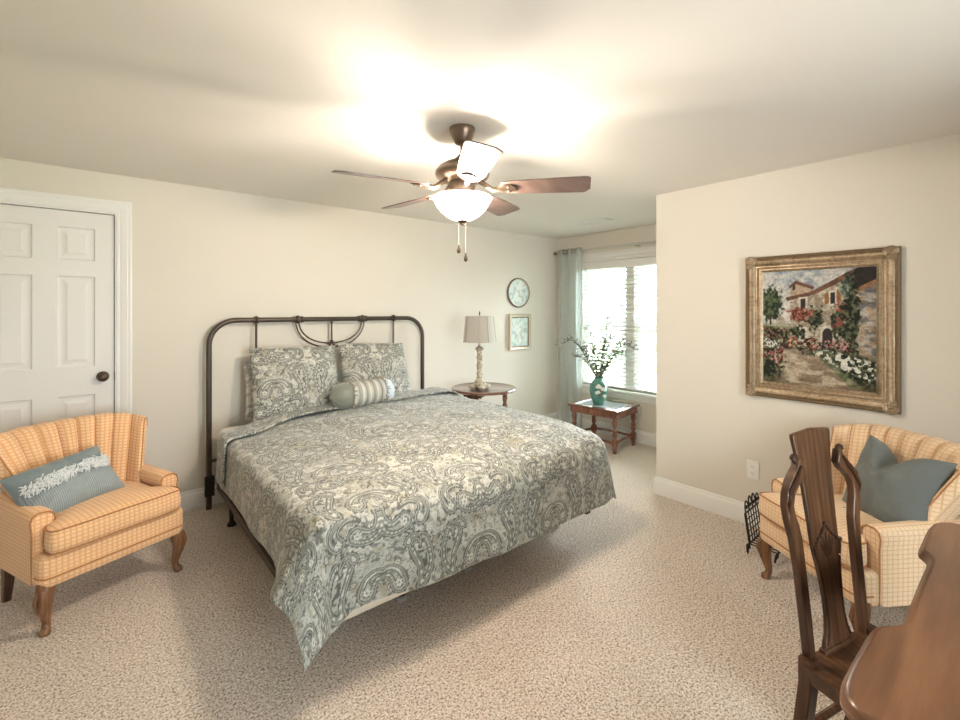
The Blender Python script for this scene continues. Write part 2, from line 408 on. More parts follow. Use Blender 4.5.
CREAM = np.array([.62, .615, .56]); PALE = np.array([.40, .405, .36]); GREY = np.array([.20, .21, .18]); DARK = np.array([.026, .031, .029]); TAN = np.array([.27, .23, .14])
def paisley(u, v, sc=1.0):
    """grey-green paisley print; u, v in metres."""
    u = np.asarray(u)/sc; v = np.asarray(v)/sc
    sh = u.shape; u = u.ravel(); v = v.ravel()
    n1 = fbm(u*11, v*11, 1); n2 = fbm(u*9+3, v*9, 7)
    col = PALE[None]*(1-.75*sst(.40, .60, n1)[:, None])+CREAM[None]*(.75*sst(.40, .60, n1)[:, None])
    def put(mask, c, k=1.0):
        m = (np.clip(mask, 0, 1)*k)[:, None]; col[:] = col*(1-m)+c[None]*m
    # filler: swirling contour lines and small rosettes
    ph = fbm(u*8, v*8, 3)*9
    put(sst(.34, .12, np.abs(np.sin(ph*PI*1.6))), GREY, .6)
    put(sst(.34, .12, np.abs(np.sin(fbm(u*15+5, v*15, 9)*PI*11))), DARK, .5)
    put(sst(.30, .10, np.abs(np.sin(fbm(u*22+8, v*22, 19, 2)*PI*8))), CREAM, .5)
    put(sst(.58, .70, fbm(u*32, v*32, 12, 2)), TAN, .55)
    put(sst(.60, .70, fbm(u*58, v*58, 15, 2)), DARK, .6)
    cw, chh = .155, .135
    iu = np.floor(u/cw); fu = u/cw-iu; iv = np.floor(v/chh+.5*(iu % 2)); fv = v/chh+.5*(iu % 2)-iv
    def flower(cx, cy, R, petals=6):
        dx = (fu-cx)*cw; dy = (fv-cy)*chh; r = np.hypot(dx, dy); a = np.arctan2(dy, dx)
        rr = R*(.8+.2*np.cos(a*petals)); put(sst(rr+.004, rr, r), DARK, .8); put(sst(rr-.0015, rr-.005, r), CREAM)
        put(sst(.25, .75, .5+.5*np.cos(a*petals*2))*sst(rr*.8, rr*.5, r), TAN, .45); put(sst(R*.28, R*.2, r), GREY)
    flower(.12, .12, .018); flower(.86, .86, .016, 5); flower(.5, .02, .014, 7)
    # large teardrop motifs
    CW, CH = .26, .40
    iu = np.floor(u/CW); gu = (u/CW-iu)*CW; iv = np.floor(v/CH); gv = (v/CH-iv)*CH
    gu = np.where(iu % 2 == 0, gu, CW-gu); flip = 1.
    def drop(cx, cy, L, R, ang, curl, mirror=1.):
        x = (gu-cx)*flip*mirror; y = gv-cy
        ca, sa = math.cos(ang), math.sin(ang); X = x*ca+y*sa; Y = -x*sa+y*ca
        best = np.full(x.shape, 1e9); bt = np.zeros(x.shape)
        for t in np.linspace(0, 1, 26):
            th = curl*t*t*1.5; px = L*t*math.cos(th)-.25*L; py = L*t*math.sin(th)*.9
            r = R*(1-t)**.75*(.85+.6*t)
            d = np.hypot(X-px, Y-py)-r
            m = d < best; best[m] = d[m]; bt[m] = t
        d = best; ang2 = np.arctan2(Y, X+.25*L)
        e = .0016
        put(sst(.011, .009, d), CREAM, .9)
        sc_ = np.cos((ang2*9+bt*22))
        put(sst(.008+.003*sc_+e, .007+.003*sc_, d), DARK, .85)
        put(sst(.002, .0, d), PALE)
        put(sst(-.003, -.0045, d)*sst(-.0085, -.007, d), DARK, .9)
        put(sst(-.009, -.0105, d), GREY, .85)
        dots = np.cos(ang2*16+bt*30)
        put(sst(-.010, -.011, d)*sst(-.019, -.017, d)*sst(.1, .5, dots), CREAM)
        put(sst(-.020, -.0215, d), DARK, .95)
        put(sst(-.0235, -.025, d), PALE)
        put(sst(-.026, -.029, d)*sst(.5, .62, fbm(u*75, v*75, 21, 2)), DARK, .8)
        rr = np.hypot(X+.22*L, Y); aa = np.arctan2(Y, X+.22*L); fr = R*.42*(.8+.2*np.cos(6*aa))
        put(sst(fr+.002, fr, rr), CREAM); put(sst(fr*.55, fr*.45, rr)*sst(-.2, .4, np.cos(8*aa)), TAN, .8)
        put(sst(fr*.3, fr*.2, rr), DARK, .7)
    drop(.070, .155, .20, .058, -1.98, .35)
    drop(.195, .085, .155, .044, 1.35, -1.0, 1.)
    drop(.185, .300, .15, .043, -.55, 1.05)
    drop(.060, .335, .12, .031, 2.3, -1.1)
    drop(.135, .235, .07, .019, 1.9, 1.2)
    k = (.9+.2*n2)[:, None]
    return (np.clip(col*k, 0, 1)).reshape(sh+(3,))

# ------------------------------------------------------------------ room shell
def wall(name, m, *boxes):
    b = MB()
    for q in boxes: b.b2(*q)
    return struct(b.build(name, m, smooth=0))
T = .14
wall('floor', carpetm, (XL-T, XN+T, YB-T, YW+T, -.12, 0))
wall('ceiling', ceilm, (XL-T, XN+T, YB-T, YW+T, H, H+.12))
DX0, DX1, DZ = -.59, .076, 2.035        # door opening
wall('wall_left', wallm, (XL-T, DX0-.02, YW, YW+T, 0, H), (DX1+.02, XN+T, YW, YW+T, 0, H), (DX0-.02, DX1+.02, YW, YW+T, DZ+.02, H))
WY0, WY1, WZ0, WZ1 = 2.19, 3.45, .535, 1.985      # window opening
wall('wall_far', wallm, (XN, XN+T, WY1, YW, 0, H), (XN, XN+T, YC-T, WY0, 0, H), (XN, XN+T, WY0, WY1, 0, WZ0), (XN, XN+T, WY0, WY1, WZ1, H))
wall('wall_right', wallm, (XR, XR+T, YB, YC, 0, H))
wall('wall_alcove', wallm, (XR+T, XN, YC-T, YC, 0, H))
RX0, RX1, RZ0, RZ1 = .5, 1.5, .6, 1.9  # opening added behind the camera to let in fill light
wall('wall_behind', wallm, (XL-T, RX0, YB-T, YB, 0, H), (RX1, XR+T, YB-T, YB, 0, H), (RX0, RX1, YB-T, YB, 0, RZ0), (RX0, RX1, YB-T, YB, RZ1, H))
wall('wall_side', wallm, (XL-T, XL, YB, YW, 0, H))
def winframe(name, fn, a0, a1, z0, z1, nmul):
    b = MB(); w = .05
    def bb(a, c, p, q): b.b2(*fn(a, c), p, q)
    bb(a0, a1, z0, z0+w); bb(a0, a1, z1-w, z1); bb(a0, a0+w, z0+w, z1-w); bb(a1-w, a1, z0+w, z1-w)
    for k in range(1, nmul):
        c = a0+(a1-a0)*k/nmul; bb(c-.03, c+.03, z0+w, z1-w)
    o = struct(b.build(name, trimm, smooth=0, bevel=.004))
    return o
wb = winframe('added_fill_window', lambda a, c: (a, c, YB-.09, YB-.04), RX0, RX1, RZ0, RZ1, 3)  # unseen rear window, added for its fill light
MB().b2(RX0+.05, RX1-.05, YB-.07, YB-.064, RZ0+.05, RZ1-.05).build('glass', glassm, wb, smooth=0)

# baseboards
def baseboard(name, p0, p1, nrm):
    """profile swept along p0->p1, sticking out along nrm."""
    p0, p1, nrm = Vector((*p0, 0)), Vector((*p1, 0)), Vector((*nrm, 0))
    prof = [(0, 0), (.017, 0), (.017, .098), (.014, .108), (.009, .114), (.009, .122), (.005, .13), (0, .132)]
    b = MB(); A = [tuple(p0+nrm*d+Vector((0, 0, z))) for d, z in prof]; B = [tuple(p1+nrm*d+Vector((0, 0, z))) for d, z in prof]
    b.grid([A, B], cv=True); b.cap(A); b.cap(B)
    return struct(b.build(name, trimm, smooth=25))
baseboard('baseboard_left', (.172, YW), (XN, YW), (0, -1))
baseboard('baseboard_far', (XN, YC), (XN, YW), (-1, 0))
baseboard('baseboard_right', (XR, YB), (XR, YC), (-1, 0))
baseboard('baseboard_alcove', (XR-.017, YC), (XN, YC), (0, 1))

wall('door_light_block', wallm, (DX0-.3, DX1+.3, YW+T+.6, YW+T+.7, 0, H), (DX0-.4, DX0-.3, YW+T, YW+T+.7, 0, H), (DX1+.3, DX1+.4, YW+T, YW+T+.7, 0, H), (DX0-.4, DX1+.4, YW+T, YW+T+.7, H, H+.1), (DX0-.4, DX1+.4, YW+T, YW+T+.7, -.1, 0))  # unseen box added behind the door, keeps sky light out of its gap
# ---- door with casing
def casing(name, segs, nrm, wdt):
    """segs: list of ((x,z),(x,z)) centre-less boxes: profile in plane of wall y=YW; list of outlines."""
cb = MB()
def casing_loop(b, fn, pts, inward):
    """mitred casing: pts outer polyline (a,z); inward(i) gives miter direction; profile (w from outer, thickness)."""
    prof = [(0, 0), (0, .020), (.008, .022), (.02, .019), (.026, .022), (.052, .016), (.062, .012), (.068, .015), (.078, .015), (.082, .010), (.088, .010), (.088, 0)]
    rows = []
    for (a, z), (ia, iz) in zip(pts, inward):
        rows.append([fn(a+ia*w, z+iz*w, t) for w, t in prof])
    b.grid(rows, cv=True)
    b.cap(rows[0]); b.cap(rows[-1])
co = .088
casing_loop(cb, lambda a, z, t: (a, YW-t, z), [(DX1+co, 0), (DX1+co, DZ+co), (DX0-co, DZ+co), (DX0-co, 0)], [(-1, 0), (-1, -1), (1, -1), (1, 0)])
cb.b2(DX1, DX1+.02, YW, YW+T, 0, DZ+.02); cb.b2(DX0-.02, DX0, YW, YW+T, 0, DZ+.02); cb.b2(DX0, DX1, YW, YW+T, DZ, DZ+.02)
struct(cb.build('trim_1', trimm, smooth=25), 'white moulded door casing')
def panel_door():
    b = MB(); y0 = YW+.012
    x0, x1, z0, z1 = DX0+.003, DX1-.004, .012, DZ-.004
    cols = [(-.492, -.313), (-.203, -.024)]; rows = [(.20, .876), (1.055, 1.625), (1.727, 1.93)]
    xs = [x0, cols[0][0], cols[0][1], cols[1][0], cols[1][1], x1]; zs = [z0, *[k for r in rows for k in r], z1]
    for i in range(5):
        for j in range(7):
            a, c, p, q = xs[i], xs[i+1], zs[j], zs[j+1]
            if i in (1, 3) and j in (1, 3, 5):
                L = [(0, 0), (.004, .010), (.014, .013), (.020, .013), (.045, .004), (.047, .003)]
                R = [[(a+w, y0+d, p+w), (c-w, y0+d, p+w), (c-w, y0+d, q-w), (a+w, y0+d, q-w)] for w, d in L]
                b.grid(R, cv=True); b.cap(R[-1])
            else: b.add([(a, y0, p), (c, y0, p), (c, y0, q), (a, y0, q)], [(0, 1, 2, 3)])
    b.b2(x0, x1, y0+.0135, y0+.035, z0, z1)
    o = struct(b.build('door_1', doorm, smooth=20), 'white six-panel door')
    k = MB()
    def lat(prof, c):                     # lathe about the -Y axis
        seg = 20
        k.grid([[(c[0]+r*math.cos(t), c[1]-d, c[2]+r*math.sin(t)) for t in (2*PI*i/seg for i in range(seg))] for r, d in prof], cv=True)
    lat([(.001, .0), (.033, .0), (.033, .005), (.028, .009), (.011, .011), (.010, .026), (.016, .032), (.026, .04), (.029, .05), (.025, .06), (.012, .066), (.001, .067)], (.015, y0, .985))
    k.build('door_knob', bronze, o, label='dark bronze round knob')
    s_ = MB(); s_.b2(DX1-.004, DX1+.004, y0-.001, y0+.02, .955, 1.015); s_.build('strike_plate', bronze, o)
panel_door()

# ---- window on the far wall
def far_window():
    b = MB(); x = XN
    casing_loop(b, lambda a, z, t: (x-t*.8, a, z), [(WY1+co, WZ0), (WY1+co, WZ1+co), (WY0-co, WZ1+co), (WY0-co, WZ0)], [(-1, 0), (-1, -1), (1, -1), (1, 0)])
    # jamb linings
    b.b2(x, x+T, WY1-.015, WY1, WZ0, WZ1); b.b2(x, x+T, WY0, WY0+.015, WZ0, WZ1); b.b2(x, x+T, WY0, WY1, WZ1-.015, WZ1)
    b.b2(x+.03, x+T, 2.77, 2.87, WZ0, WZ1-.015)         # mullion between the two units
    o = struct(b.build('window_1', trimm, smooth=25), 'white double window beside the alcove')
    sb = MB(); sb.b2(x-.055, x+T, WY0-co-.02, WY1+co+.02, WZ0-.03, WZ0); sb.b2(x-.02, x, WY0-co, WY1+co, WZ0-.10, WZ0-.03)
    sb.build('window_sill', trimm, o, bevel=.005)
    for a, c in ((WY0+.015, 2.77), (2.87, WY1-.015)):
        for z0, z1, dx in ((WZ0, 1.255, .085), (1.225, WZ1-.015, .11)):
            s = MB(); w = .04
            s.b2(x+dx-.015, x+dx+.015, a, c, z0, z0+w); s.b2(x+dx-.015, x+dx+.015, a, c, z1-w, z1)
            s.b2(x+dx-.015, x+dx+.015, a, a+w, z0+w, z1-w); s.b2(x+dx-.015, x+dx+.015, c-w, c, z0+w, z1-w)
            f = s.build('sash', trimm, o, smooth=0, bevel=.003)
            MB().b2(x+dx-.003, x+dx+.003, a+w, c-w, z0+w, z1-w).build('glass', glassm, f, smooth=0)
far_window()
def blinds():
    t = thing('window_blind', 'white horizontal slat blind lowered over the double window', 'window blind', (XN+.03, (WY0+WY1)/2, WZ0))
    hw = (WY1-WY0)/2-.02; hh = WZ1-WZ0-.018
    MB().b2(-.028, .028, -hw, hw, hh-.045, hh-.002).b2(-.034, -.028, -hw, hw, hh-.085, hh-.002).build('headrail', whitep, t, bevel=.003)
    s = MB(); n = 29; z1 = hh-.085; z0 = .055
    for i in range(n):
        z = z0+(z1-z0)*i/(n-1); tl = math.radians(-31); P = []
        for k in range(5):
            d = (k/4-.5)*.05; zz = .003*(1-(2*k/4-1)**2)
            P.append([(d*math.cos(tl), y, z-d*math.sin(tl)+zz) for y in (-hw, hw)])
        s.grid(P)
        s.grid([[(a[0]+.0004, a[1], a[2]-.0022) for a in r] for r in P], flip=True)
    s.build('slats', slatm, t)
    MB().b2(-.026, .026, -hw, hw, .01, .032).build('bottom_rail', whitep, t, bevel=.004)
    for y in (-hw+.12, -.18, .18, hw-.12):
        MB().tube([(-.027, y, .02), (-.027, y, hh-.04)], .0012, 5).tube([(.027, y, .02), (.027, y, hh-.04)], .0012, 5).build('ladder_cord', whitep, t)
    MB().tube([(-.036, hw-.06, hh-.05), (-.040, hw-.06, hh-.65)], .004, 6).build('tilt_wand', whitep, t)
blinds()

# curtain rod and sheer panel
RODX, RODZ = XN-.085, 2.108
def rod():
    t = thing('curtain_rod', 'long brushed metal curtain rod above the window', 'curtain rod', (RODX, 2.74, RODZ))
    MB().tube([(0, -.85, 0), (0, 1.0, 0)], .011, 12).build('pole', nickel, t)
    for s in (1, -1):
        m = MB(); y = 1.0 if s > 0 else -.85
        m.grid([[(r*math.cos(a), y+s*d, r*math.sin(a)) for a in (2*PI*k/14 for k in range(14))] for r, d in
                ((.011, 0), (.016, 0), (.016, .012), (.010, .016), (.010, .022), (.021, .03), (.024, .045), (.018, .06), (.002, .066))], cv=True)
        m.build('finial', darkknob, t, label='dark round finial')
    for y in (.93, -.05, -.75):
        MB().tube([(0, y, -.016), (.04, y, -.016), (.085, y, -.016)], .006, 8).box((.08, y, -.016), (.008, .025, .06)).tube([(0, y, -.018), (0, y, -.012)], .013, 10).build('bracket', nickel, t)
rod()
def curtain():
    t = thing('sheer_curtain', 'pale teal sheer grommet curtain gathered beside the window', 'curtain', (RODX, 3.585, 0))
    n = 90; y0, y1 = .175, -.195; P = []; m = 40
    for i in range(n+1):
        s = i/n; y = y0+(y1-y0)*s; row = []
        for j in range(m+1):
            z = .02+(2.145-.02)*j/m; k = 1-.25*(1-j/m)
            row.append((.036*k*math.sin(s*2*PI*3.0+.3)+.006*math.sin(s*40+z*2), y*(1+.05*(1-j/m)*math.sin(z*3)), z))
        P.append(row)
    MB().grid(P).build('panel', sheerm, t, smooth=180, solid=.0012)
    for i in range(1, 6):
        s = (i*.5-.3/(2*PI))/3.0
        y = y0+(y1-y0)*s
        MB().tube([(.030*math.cos(a), y, RODZ+.030*math.sin(a)) if False else (.004, y+.026*math.cos(a), RODZ+.026*math.sin(a)) if False else (.026*math.cos(a), y, RODZ+.026*math.sin(a)) for a in (2*PI*k/20 for k in range(20))], .006, 6, closed=True).build('grommet', darkknob, t)
curtain()

# ceiling vent
def vent():
    t = thing('ceiling_vent', 'small white air register set in the ceiling near the window', 'vent', (3.80, 2.82, H), 0)
    b = MB(); b.b2(-.075, .075, -.18, -.155, -.008, 0).b2(-.075, .075, .155, .18, -.008, 0).b2(-.075, -.05, -.155, .155, -.008, 0).b2(.05, .075, -.155, .155, -.008, 0)
    b.build('frame', grilem, t, bevel=.003)
    s = MB()
    for i in range(7):
        s.box((-.042+.014*i, 0, -.005), (.010, .31, .0015), Matrix.Rotation(.6, 3, 'Y'))
    s.build('louvres', grilem, t, smooth=0)
vent()

# ------------------------------------------------------------------ outlets
def outlet(x, y, z, label):
    t = thing('wall_outlet', label, 'outlet', (x, y, z))
    MB().b2(-.006, 0, -.037, .037, -.06, .06).build('cover_plate', whitep, t, bevel=.003)
    for s in (1, -1):
        m = MB(); m.prism([(a, b) for a, b in arc(0, 0, .017, 0, 360, 20)[:-1]], lambda a, b, d: (-.006-d, a, s*.021+max(-.0135, min(.0135, b))), 0, .0022)
        f = m.build('receptacle', whitep, t)
        MB().b2(-.0088, -.0078, -.0075, -.0055, s*.021-.001, s*.021+.007).b2(-.0088, -.0078, .0055, .0075, s*.021-.001, s*.021+.007).b2(-.0088, -.0078, -.002, .002, s*.021-.009, s*.021-.005).build('slots', slotm, f, smooth=0)
outlet(XR, 1.187, .364, 'white duplex outlet on the right wall below the painting')
outlet(XN, 2.70, .335, 'white duplex outlet below the window behind the small table')

# ------------------------------------------------------------------ ceiling fan
FX, FY = 1.36, 1.78
def fan():
    t = thing('ceiling_fan', 'bronze five-blade ceiling fan with lit frosted bowl light', 'ceiling fan', (FX, FY, H))
    MB().lathe([(.001, 0), (.062, 0), (.064, -.01), (.060, -.03), (.058, -.034), (.050, -.052), (.040, -.07), (.030, -.078), (.016, -.082), (.001, -.082)]).build('canopy', fanbr, t)
    MB().lathe([(.011, -.07), (.011, -.155)], seg=14).build('downrod', fanbr, t)
    MB().lathe([(.001, -.128), (.020, -.13), (.030, -.142), (.050, -.158), (.085, -.172), (.115, -.190), (.131, -.212), (.132, -.226), (.126, -.24), (.110, -.252), (.075, -.262), (.001, -.264)], seg=40).build('motor_housing', fanbr, t)
    MB().lathe([(.001, -.262), (.062, -.262), (.066, -.275), (.060, -.30), (.052, -.315), (.07, -.322), (.10, -.326), (.10, -.331), (.001, -.331)], seg=32).build('light_fitter', fanbr, t)
    zb = -.303
    for k in range(5):
        a = -2.0895+k*2*PI/5
        R = Matrix.Rotation(a, 3, 'Z'); Pt = Matrix.Rotation(math.radians(-13), 3, 'X')
        out = []
        prof = [(.195, .048), (.24, .058), (.32, .064), (.42, .069), (.52, .073), (.580, .074), (.592, .070), (.612, .040)]
        for x, w in prof: out.append((x, w))
        out += [(.606, -.060), (.598, -.070)] + [(x, -w) for x, w in prof[:6][::-1]] + [(.186, -.03), (.186, .03)]
        b = MB(); b.prism(out, lambda p, q, d: tuple(R @ (Pt @ Vector((p, q, d))+Vector((0, 0, zb+.006)))), 0, .006)
        bl = b.build('blade', bladew, t, bevel=.0015)
        # blade iron (arm) under the blade
        m = MB(); path = [(.085, 0, -.262), (.12, 0, -.285), (.15, 0, zb-.002), (.19, 0, zb), (.25, 0, zb)]
        m.tube([tuple(R @ Vector(p)) for p in path], [.013, .012, .012, .012, .006], 8, sx=1.0, sy=1.0)
        iron = [(.175, .012), (.20, .034), (.225, .038), (.245, .030), (.262, .010), (.262, -.010), (.245, -.030), (.225, -.038), (.20, -.034), (.175, -.012)]
        m.prism(iron, lambda p, q, d: tuple(R @ (Pt @ Vector((p, q, d))+Vector((0, 0, zb+.006)))), -.007, -.0005)
        for q in (-.02, .02):
            c = R @ (Pt @ Vector((.225, q, -.008))+Vector((0, 0, zb+.006))); m.sphere(c, .006, 8, 4)
        m.build('blade_iron', fanbr, bl)
    pr = [(.141, -.338), (.145, -.342), (.140, -.349), (.133, -.362), (.121, -.383), (.102, -.406), (.077, -.427), (.048, -.443), (.018, -.449), (.001, -.45)]
    ins = [(r-.004 if r > .01 else r, z+.004) for r, z in pr[::-1]]
    MB().lathe(pr+ins, seg=40, caps=False).build('glass_bowl', bowlm, t, smooth=180, label='frosted white bowl, lit')
    MB().lathe([(.001, -.440), (.022, -.444), (.026, -.450), (.016, -.458), (.009, -.463), (.010, -.468), (.001, -.474)], seg=16).build('finial', bronze, t)
    for dx, L in ((-.018, .105), (.016, .145)):
        d = Vector((.771*dx, -.637*dx, 0))
        ch = MB().tube([(d.x, d.y, -.46), (d.x, d.y, -.46-L)], .0014, 5).build('pull_chain', nickel, t)
        MB().lathe([(.001, 0), (.004, -.003), (.004, -.012), (.009, -.026), (.0095, -.034), (.006, -.042), (.001, -.044)], (d.x, d.y, -.46-L), 10).build('pull_knob', bronze, ch)
    for k in range(3):                     # the three bulbs inside the bowl
        a = .4+k*2*PI/3; l = bpy.data.lights.new('fan_bulb', 'POINT'); l.energy = BULB_W/3; l.color = (1, .895, .775); l.shadow_soft_size = .03
        o = bpy.data.objects.new('fan_bulb', l); C.objects.link(o); o.parent = t; o.location = (.075*math.cos(a), .075*math.sin(a), -.372)
fan()

# ------------------------------------------------------------------ bed
BX0, BX1, BY0, BY1 = .645, 2.355, 1.725, 3.70
ZB, ZM, ZT = .19, .375, .575      # box spring bottom, top, mattress top
def rbox(b, x0, x1, y0, y1, z0, z1, r=.05, seg=4):
    """box with rounded vertical edges and softened top and bottom."""
    def ring(ins, z):
        o = []
        for cx, cy, a0 in ((x1-r, y1-r, 0), (x0+r, y1-r, 90), (x0+r, y0+r, 180), (x1-r, y0+r, 270)):
            for i in range(seg+1):
                a = math.radians(a0+90*i/seg); rr = max(r-ins, .002); o.append((cx+rr*math.cos(a), cy+rr*math.sin(a), z))
        return o
    e = min(.02, (z1-z0)/3)
    R = [ring(e, z0), ring(e*.3, z0+e*.3), ring(0, z0+e), ring(0, z1-e), ring(e*.3, z1-e*.3), ring(e, z1)]
    b.grid(R, cv=True); b.cap(R[0], True); b.cap(R[-1]); return b
def bed():
    t = thing('bed', 'large bed with dark bronze tube headboard and white sheeted mattress', 'bed', (1.49, 2.72, 0))
    ox, oy = 1.49, 2.72
    L = lambda p: (p[0]-ox, p[1]-oy, p[2])
    b = MB(); rbox(b, BX0-ox, BX1-ox, BY0-oy, BY1-oy, ZB, ZM, .06); b.build('box_spring', boxm, t)
    b = MB(); rbox(b, BX0-.005-ox, BX1+.005-ox, BY0-oy, BY1-oy, ZM+.002, ZT, .07); b.build('mattress', sheet, t, smooth=60, label='mattress under a white fitted sheet')
    # steel frame
    for x in (BX0+.012, BX1-.012):
        MB().b2(x-.02-ox, x+.02-ox, BY0+.05-oy, 3.70-oy, ZB-.045, ZB-.002).build('side_rail', bronze, t, bevel=.003)
    for y in (2.0, 3.2):
        MB().b2(BX0+.01-ox, BX1-.01-ox, y-.02-oy, y+.02-oy, ZB-.04, ZB-.004).build('cross_rail', bronze, t, bevel=.003)
    for (x, y) in ((.665, 3.36), (2.335, 3.36), (1.136, 1.98), (1.539, 1.98), (2.28, 2.0)):
        m = MB(); m.lathe([(.014, .145), (.014, .03), (.026, .015), (.028, .004), (.022, 0)], (x-ox, y-oy, 0), 14)
        l = m.build('leg', black, t)
        if y < 2.1: MB().lathe([(.030, .002), (.031, .008), (.031, .02), (.020, .024)], (x-ox, y-oy, 0), 14).build('glide', plain('grey_plastic', (.42, .39, .36), .35), l, label='grey plastic glide')
    # headboard
    HY = 3.745-oy; x0, x1, zt, r = .597-ox, 2.38-ox, 1.338, .175
    path = [(x0, HY, .0), (x0, HY, .5), (x0, HY, zt-r)] + [(x0+r-r*math.cos(q), HY, zt-r+r*math.sin(q)) for q in (PI/2*i/10 for i in range(1, 10))] \
        + [(x0+r, HY, zt), (0, HY, zt), (x1-r, HY, zt)] + [(x1-r+r*math.sin(q), HY, zt-r+r*math.cos(q)) for q in (PI/2*i/10 for i in range(1, 10))] + [(x1, HY, zt-r), (x1, HY, .5), (x1, HY, 0)]
    hb = MB().tube(path, .0185, 14).build('headboard', headm, t, label='dark bronze bent-tube headboard')
    MB().tube([(x0, HY, .34), (x1, HY, .34)], .012, 10).build('lower_rail', headm, hb)
    for x in (x0, x1):
        MB().b2(x-.03, x+.03, HY-.04, HY-.012, .10, .24).build('mounting_plate', black, hb, bevel=.003)
    def collar(x, w=.02):
        m = MB(); m.grid([[(x+d, HY+rr*math.cos(a), zt+rr*math.sin(a)) for a in (2*PI*k/16 for k in range(16))] for rr, d in
                          ((.0185, -w), (.025, -w*.92), (.025, -w*.6), (.020, -w*.5), (.030, -w*.25), (.033, 0), (.030, w*.25), (.020, w*.5), (.025, w*.6), (.025, w*.92), (.0185, w))], cv=True)
        m.build('collar', headm, hb)
    xa, xb, xm, xc, xd = .908-ox, 2.068-ox, 1.489-ox, 1.215-ox, 1.765-ox
    xc2, xd2 = 1.213-ox, 1.765-ox
    collar(xa, .018); collar(xb, .018); collar(xc, .042); collar(xd, .042)
    for x in (xa, xb): MB().tube([(x, HY, zt), (x, HY, .34)], .0085, 8).build('spindle', headm, hb)
    xm = (xc+xd)/2
    MB().tube([(xm, HY, zt), (xm, HY, 1.15)], .0075, 8).lathe([(.001, .012), (.010, .010), (.013, 0), (.010, -.010), (.001, -.012)], (xm, HY, zt-.03), 10).sphere((xm, HY, 1.148), .018, 10, 6).sphere((xm-.016, HY, 1.128), .013, 8, 5).sphere((xm+.016, HY, 1.128), .013, 8, 5).build('center_spindle', headm, hb)
    hw = (xd-xc)/2
    for off, dep, wd in ((.006, .20, 1.0), (-.016, .235, 1.06)):
        pts = [(xm-(hw+off*-1)*math.cos(q), HY, zt-dep*math.sin(q)**.85) for q in (PI*i/30 for i in range(31))]
        MB().tube(pts, .006, 8).build('arch', headm, hb)
bed()

